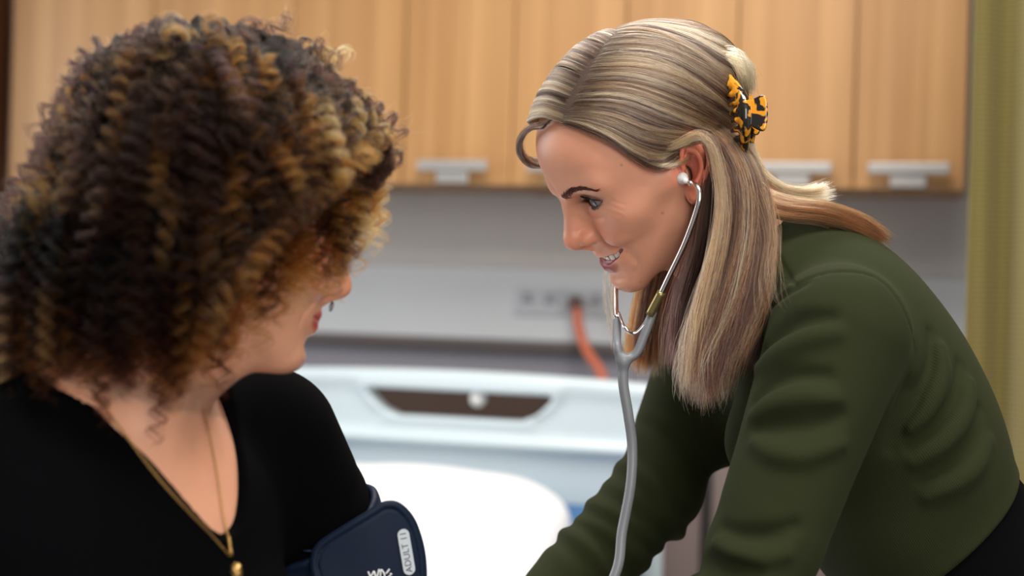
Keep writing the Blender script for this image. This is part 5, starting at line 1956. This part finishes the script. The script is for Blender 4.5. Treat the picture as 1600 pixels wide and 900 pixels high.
TS, TC = curls(1150, 11, 64, np.random.default_rng(5))
LOCKS = [([(398, 130, 1.09), (388, 92, 1.09), (392, 72, 1.09), (402, 62, 1.09), (412, 78, 1.09)], 7), ([(470, 130, 1.12), (482, 100, 1.12), (500, 92, 1.12), (512, 110, 1.12)], 5),
         ([(470, 120, 1.10), (530, 170, 1.12), (566, 235, 1.13), (580, 300, 1.13), (578, 350, 1.13)], 16),
         ([(455, 150, 1.08), (505, 205, 1.09), (540, 270, 1.10), (556, 330, 1.11), (560, 385, 1.11)], 16),
         ([(430, 180, 1.06), (478, 250, 1.06), (508, 320, 1.07), (522, 380, 1.08), (524, 415, 1.08)], 14),
         ([(410, 210, 1.04), (450, 290, 1.04), (476, 360, 1.05), (486, 420, 1.06), (482, 436, 1.06)], 9),
         ([(390, 240, 1.03), (420, 330, 1.03), (436, 390, 1.04), (440, 430, 1.05), (432, 458, 1.05)], 8),
         ([(350, 280, 1.02), (378, 370, 1.02), (392, 440, 1.03), (396, 480, 1.035), (386, 512, 1.035)], 9),
         ([(310, 300, 1.01), (330, 390, 1.0), (344, 460, 1.01), (350, 520, 1.02), (340, 560, 1.02)], 14),
         ([(250, 320, 1.0), (262, 400, .99), (268, 460, .99), (270, 515, 1.0), (276, 556, 1.0)], 16),
         ([(180, 330, 1.0), (176, 410, .99), (176, 480, .99), (180, 530, 1.0), (186, 572, 1.0)], 16),
         ([(110, 330, 1.01), (92, 420, 1.0), (90, 490, 1.0), (92, 540, 1.0), (96, 582, 1.0)], 16),
         ([(50, 320, 1.03), (22, 410, 1.02), (16, 490, 1.02), (20, 550, 1.02), (30, 600, 1.02)], 16),
         ([(-10, 320, 1.06), (-40, 410, 1.05), (-46, 500, 1.05), (-40, 590, 1.05)], 12)]
rl = np.random.default_rng(21); LP = []
for g_, k_ in LOCKS:
    base_ = spline(np.array([t_loc(P3(*c)) for c in g_], float), 64)
    for _ in range(k_):
        o_ = rl.normal(0, 1, 3) * (7, 9, 5); LP.append(base_ + o_ + np.linspace(0, 1, 64)[:, None] * rl.normal(0, 7, 3) + np.array([0, 0, rl.normal(0, 6)]))
LP = np.array(LP)
ff = LP.reshape(-1, 3).astype(F32)
for _ in range(2):
    gg, dd = grad(lambda z: head_field(z, ear=False), ff, .8); ff = (ff + gg * np.maximum(9 - dd, 0)[:, None]).astype(F32)
S2, C2_ = coil(ff.reshape(LP.shape).astype(float), 9, rl, .35)
TS = np.concatenate([TS, S2]); TC = np.concatenate([TC, C2_])
# fine frizz
rf = np.random.default_rng(8)
idx = rf.integers(0, len(TS), 1300)
FZ = TS[idx, 8:56] + np.cumsum(rf.normal(0, .5, (1300, 48, 3)), 1) * .9
gg, dd = grad(lambda z: head_field(z, ear=False), FZ.reshape(-1, 3), 1.5)
FZ = FZ + gg.reshape(FZ.shape) * (np.linspace(0, 1, 48)[None, :, None] ** 1.3 * rf.random((1300, 1, 1)) * 16)
ok = (FZ[:, :, 0] < np.interp(FZ[:, :, 2], TH_Z, TH_X) + 40).all(1); FZ = FZ[ok]
print('curl verts', TS.shape)
MAT_CURL = hair_mat('curl_strand', .65, 1.12)
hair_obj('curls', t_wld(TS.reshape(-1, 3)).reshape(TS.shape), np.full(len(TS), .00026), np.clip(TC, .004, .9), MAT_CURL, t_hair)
hair_obj('frizz', t_wld(FZ.reshape(-1, 3)).reshape(FZ.shape), np.full(len(FZ), .00011), np.tile(lin(120, 78, 46), (len(FZ), 1)), MAT_CURL, t_hair)

# nose ring
o_ = t_wld([[104, -3, -40.5]])[0]
aa = np.linspace(-.5, 5.2, 26)
ring = np.stack([104 + 0 * aa, -2.0 + 3.6 * np.cos(aa) * .9, -37.0 - 4.0 + 3.6 * np.sin(aa)], 1)
nr = empty('nose_ring', tuple(o_)); tag(nr, 'small dark ring in the nose of the curly haired person', 'nose ring')
tube_obj('hoop', t_wld(ring), .0007, plain('dark_metal', (.12, .11, .11), .25, metal=1.0), nr, 10)

# ---------------- necklace
nk = empty('necklace', tuple(P3(360, 870, .98))); tag(nk, 'thin gold chain necklace with an oval pendant resting on the black top', 'necklace')
MAT_GOLD = plain('gold', lin(196, 158, 98), .3, metal=1.0)
surf = lambda p: np.minimum(smin(smin(t_torso(p, .0015), t_neck(p), .035), 9 + 0 * p[:, 0], .01), t_top(p)) - .0012


def chain_line(pts, n=150):
    c = spline(np.array(pts, float), n); P, t = trace(surf, c[:, 0], c[:, 1], .7); return P


def links(P, r=.0011):
    parts = []
    s = np.concatenate([[0], np.cumsum(np.linalg.norm(np.diff(P, axis=0), axis=1))]); L = s[-1]
    k = int(L / .0032)
    q = np.stack([np.interp(np.linspace(0, L, k), s, P[:, i]) for i in range(3)], 1)
    for i in range(k - 1):
        c = (q[i] + q[i + 1]) / 2; T = q[i + 1] - q[i]; T /= np.linalg.norm(T)
        n = np.cross(T, [0, 1, .2]); n /= np.linalg.norm(n)
        if i % 2: n = np.cross(T, n)
        a = np.linspace(0, 2 * np.pi, 9)
        ringp = c + np.cos(a)[:, None] * T * .0019 + np.sin(a)[:, None] * n * .0008
        parts.append(tube_mesh(ringp, .00034, 5, cap=False))
    return parts


ch = links(chain_line([(140, 606), (185, 665), (240, 738), (290, 795), (332, 838), (358, 868)])) + links(chain_line([(318, 640), (330, 690), (341, 750), (350, 810), (358, 846), (362, 868)]))
v, f = join_vf(ch); mesh_obj_w('chain', v, f, MAT_GOLD, nk)
pc = chain_line([(362, 868), (368, 884), (370, 890)], 6)
def pend(p):
    d = ell(p, pc[-1] + (0, -.003, -.001), (.0048, .0038, .0066)); return d + .0005 * np.sin(p[:, 0] * 1800) * np.sin(p[:, 2] * 1500)
V, Fq = sdf_mesh(pend, pc[-1] - .012, pc[-1] + .012, .0007); nets_obj('pendant', V, Fq, MAT_GOLD, nk)
bd = MB()
for i in range(5):
    c = chain_line([(358, 842), (361, 862)], 5)[i]; bd.ball(c + (0, -.0015, 0), .0018, seg=12)
bd.build('bead', MAT_GOLD, nk, True)

# ---------------- blood pressure cuff
cu = empty('blood_pressure_cuff', tuple(T_EL * .6 + T_SL * .4)); tag(cu, 'navy blood pressure cuff wrapped round the upper arm, its rounded flap standing out', 'cuff')
MAT_NAVY = fabric('navy_nylon', lin(15, 28, 48), .5, fuzz=.10)
s_, e_ = T_SL, T_EL; ax = (e_ - s_) / np.linalg.norm(e_ - s_); LL = np.linalg.norm(e_ - s_)


def cuff(p):
    a = t_arm(p, 'left', .0145)
    t = (p - s_.astype(F32)) @ ax.astype(F32)
    w_ = .0016 * np.sin(t * 120 + 3 * np.sin((p[:, 0] - p[:, 1]) * 40))
    a = a - w_
    inner = t_arm(p, 'left', .0085)
    a = smax(a, -inner, .002)
    edge = LL * .50 + .10 * ((p - s_.astype(F32)) @ T_L.astype(F32)) * 0
    return smax(smax(a, LL * .41 - t, .005), t - LL * 1.02, .005)


V, Fq = sdf_mesh(cuff, np.minimum(s_, e_) - .1, np.maximum(s_, e_) + .1, .0022); nets_obj('sleeve_wrap', V, Fq, MAT_NAVY, cu)
# flap: outline in its own plane
FO = P3(580, 900, 1.195); fu = P3(680, 902, 1.199) - FO; fu /= np.linalg.norm(fu); fv = np.array([0.02, .06, 1.]); fv -= fu * (fv @ fu); fv /= np.linalg.norm(fv); fn = np.cross(fu, fv)
sc_ = 1.196 / FPX
poly = spline(np.array([(486, 862), (500, 845), (540, 818), (573, 797), (596, 784), (620, 786), (643, 808), (658, 842), (666, 880), (667, 925), (655, 980), (610, 1010), (540, 1000), (500, 930), (484, 890), (486, 862)], float), 160)
pu = (poly[:, 0] - 580) * sc_; pv = -(poly[:, 1] - 900) * sc_


def poly_sd(x, y, px, py):
    d = np.full(len(x), 1e9); ins = np.zeros(len(x), bool)
    for i in range(len(px) - 1):
        ax_, ay, bx, by = px[i], py[i], px[i + 1], py[i + 1]
        ex, ey = bx - ax_, by - ay; t = np.clip(((x - ax_) * ex + (y - ay) * ey) / (ex * ex + ey * ey + 1e-12), 0, 1)
        d = np.minimum(d, (x - ax_ - t * ex) ** 2 + (y - ay - t * ey) ** 2)
        c = ((ay > y) != (by > y)) & (x < (bx - ax_) * (y - ay) / (by - ay + 1e-12) + ax_); ins ^= c
    d = np.sqrt(d); return np.where(ins, -d, d)


def flap_bend(x, y): return .20 * (x + .03) ** 2 / .10 * 3 - .0018 * np.sin(x * 70 + y * 45) * np.clip(-x * 40 + .9, 0, 1)


def flap(p):
    q = (p - FO.astype(F32)) @ np.stack([fu, fv, fn], 1).astype(F32)
    x, y = q[:, 0], q[:, 1]
    z = q[:, 2] - np.sign(fn[1]) * flap_bend(x, y) * .35
    sd = poly_sd(x, y, pu[::2], pv[::2])
    th = .0021 + .0009 * np.exp(-((sd + .0035) / .0018) ** 2) - .0008 * np.exp(-((sd + .0072) / .0008) ** 2)
    return smax(sd, np.abs(z) - th, .0018)


V, Fq = sdf_mesh(flap, FO - (.065, .035, .075), FO + (.07, .04, .08), .0013); nets_obj('flap', V, Fq, MAT_NAVY, cu)


def flap_pt(px, py, up=.0):
    x = (px - 580) * sc_; y = -(py - 900) * sc_
    base = FO + fu * x + fv * y + fn * (np.sign(fn[1]) * flap_bend(x, y) * .35)
    return base - fn * np.sign(fn[1]) * (.0032 + up)


# pale label: a stadium lying on the flap
c0, c1 = np.array([628, 836.]), np.array([639, 889.]); dd_ = (c1 - c0) / np.linalg.norm(c1 - c0); nn_ = np.array([-dd_[1], dd_[0]])
ring2 = []
for a in np.linspace(0, np.pi, 14): ring2.append(c0 + 9.2 * (-dd_ * math.sin(a) + nn_ * math.cos(a)))
for a in np.linspace(0, np.pi, 14): ring2.append(c1 + 9.2 * (dd_ * math.sin(a) - nn_ * math.cos(a)))
ring2 = np.array(ring2); k = len(ring2)
top_ = np.array([flap_pt(x, y, .0010) for x, y in ring2]); bot_ = np.array([flap_pt(x, y, -.0006) for x, y in ring2])
Vl = np.vstack([top_, bot_]); Fl = [tuple(range(k)), tuple(range(2 * k - 1, k - 1, -1))] + [(i, k + i, k + (i + 1) % k, (i + 1) % k) for i in range(k)]
lb = mesh_obj_w('size_label', Vl, Fl, plain('label_print', lin(186, 196, 204), .5), cu, smooth=False)


def text_mesh(txt, size, spacing=1.0):
    cu_ = bpy.data.curves.new('t', 'FONT'); cu_.body = txt; cu_.size = size; cu_.align_x = 'CENTER'; cu_.align_y = 'CENTER'; cu_.space_character = spacing; cu_.offset = .0
    ob = bpy.data.objects.new('t', cu_); COL.objects.link(ob); dg = bpy.context.evaluated_depsgraph_get(); me = ob.evaluated_get(dg).to_mesh()
    V = np.array([v.co[:] for v in me.vertices]); F = [tuple(p.vertices) for p in me.polygons]
    ob.to_mesh_clear(); bpy.data.objects.remove(ob); return V, F


Vt, Ft = text_mesh('ADULT 11', 14.2, 1.0)
Vt[:, 0] *= 1.02
mid_ = (c0 + c1) / 2
pts = np.array([flap_pt(*(mid_ + (-dd_) * v[0] + np.array([-dd_[1], dd_[0]]) * v[1]), .00115) for v in Vt])
mesh_obj_w('lettering', pts, Ft, plain('label_ink', (.02, .03, .04), .6), lb, smooth=False)
# white emblem running out of the picture: short strokes
logo = [[(575, 893), (579, 900), (584, 892)], [(584, 892), (588, 902), (592, 889)], [(594, 902), (595, 890), (600, 896), (601, 903)], [(603, 896), (608, 889)], [(609, 896), (612, 897)], [(604, 903), (610, 899)]]
lm = []
for l in logo:
    c = spline(np.array(l, float), 10); P = np.array([flap_pt(x, y, .0002) for x, y in c]); lm.append(tube_mesh(P, .0008, 6))
v, f = join_vf(lm); mesh_obj_w('emblem', v, f, plain('emblem_print', (.75, .78, .8), .5), cu)
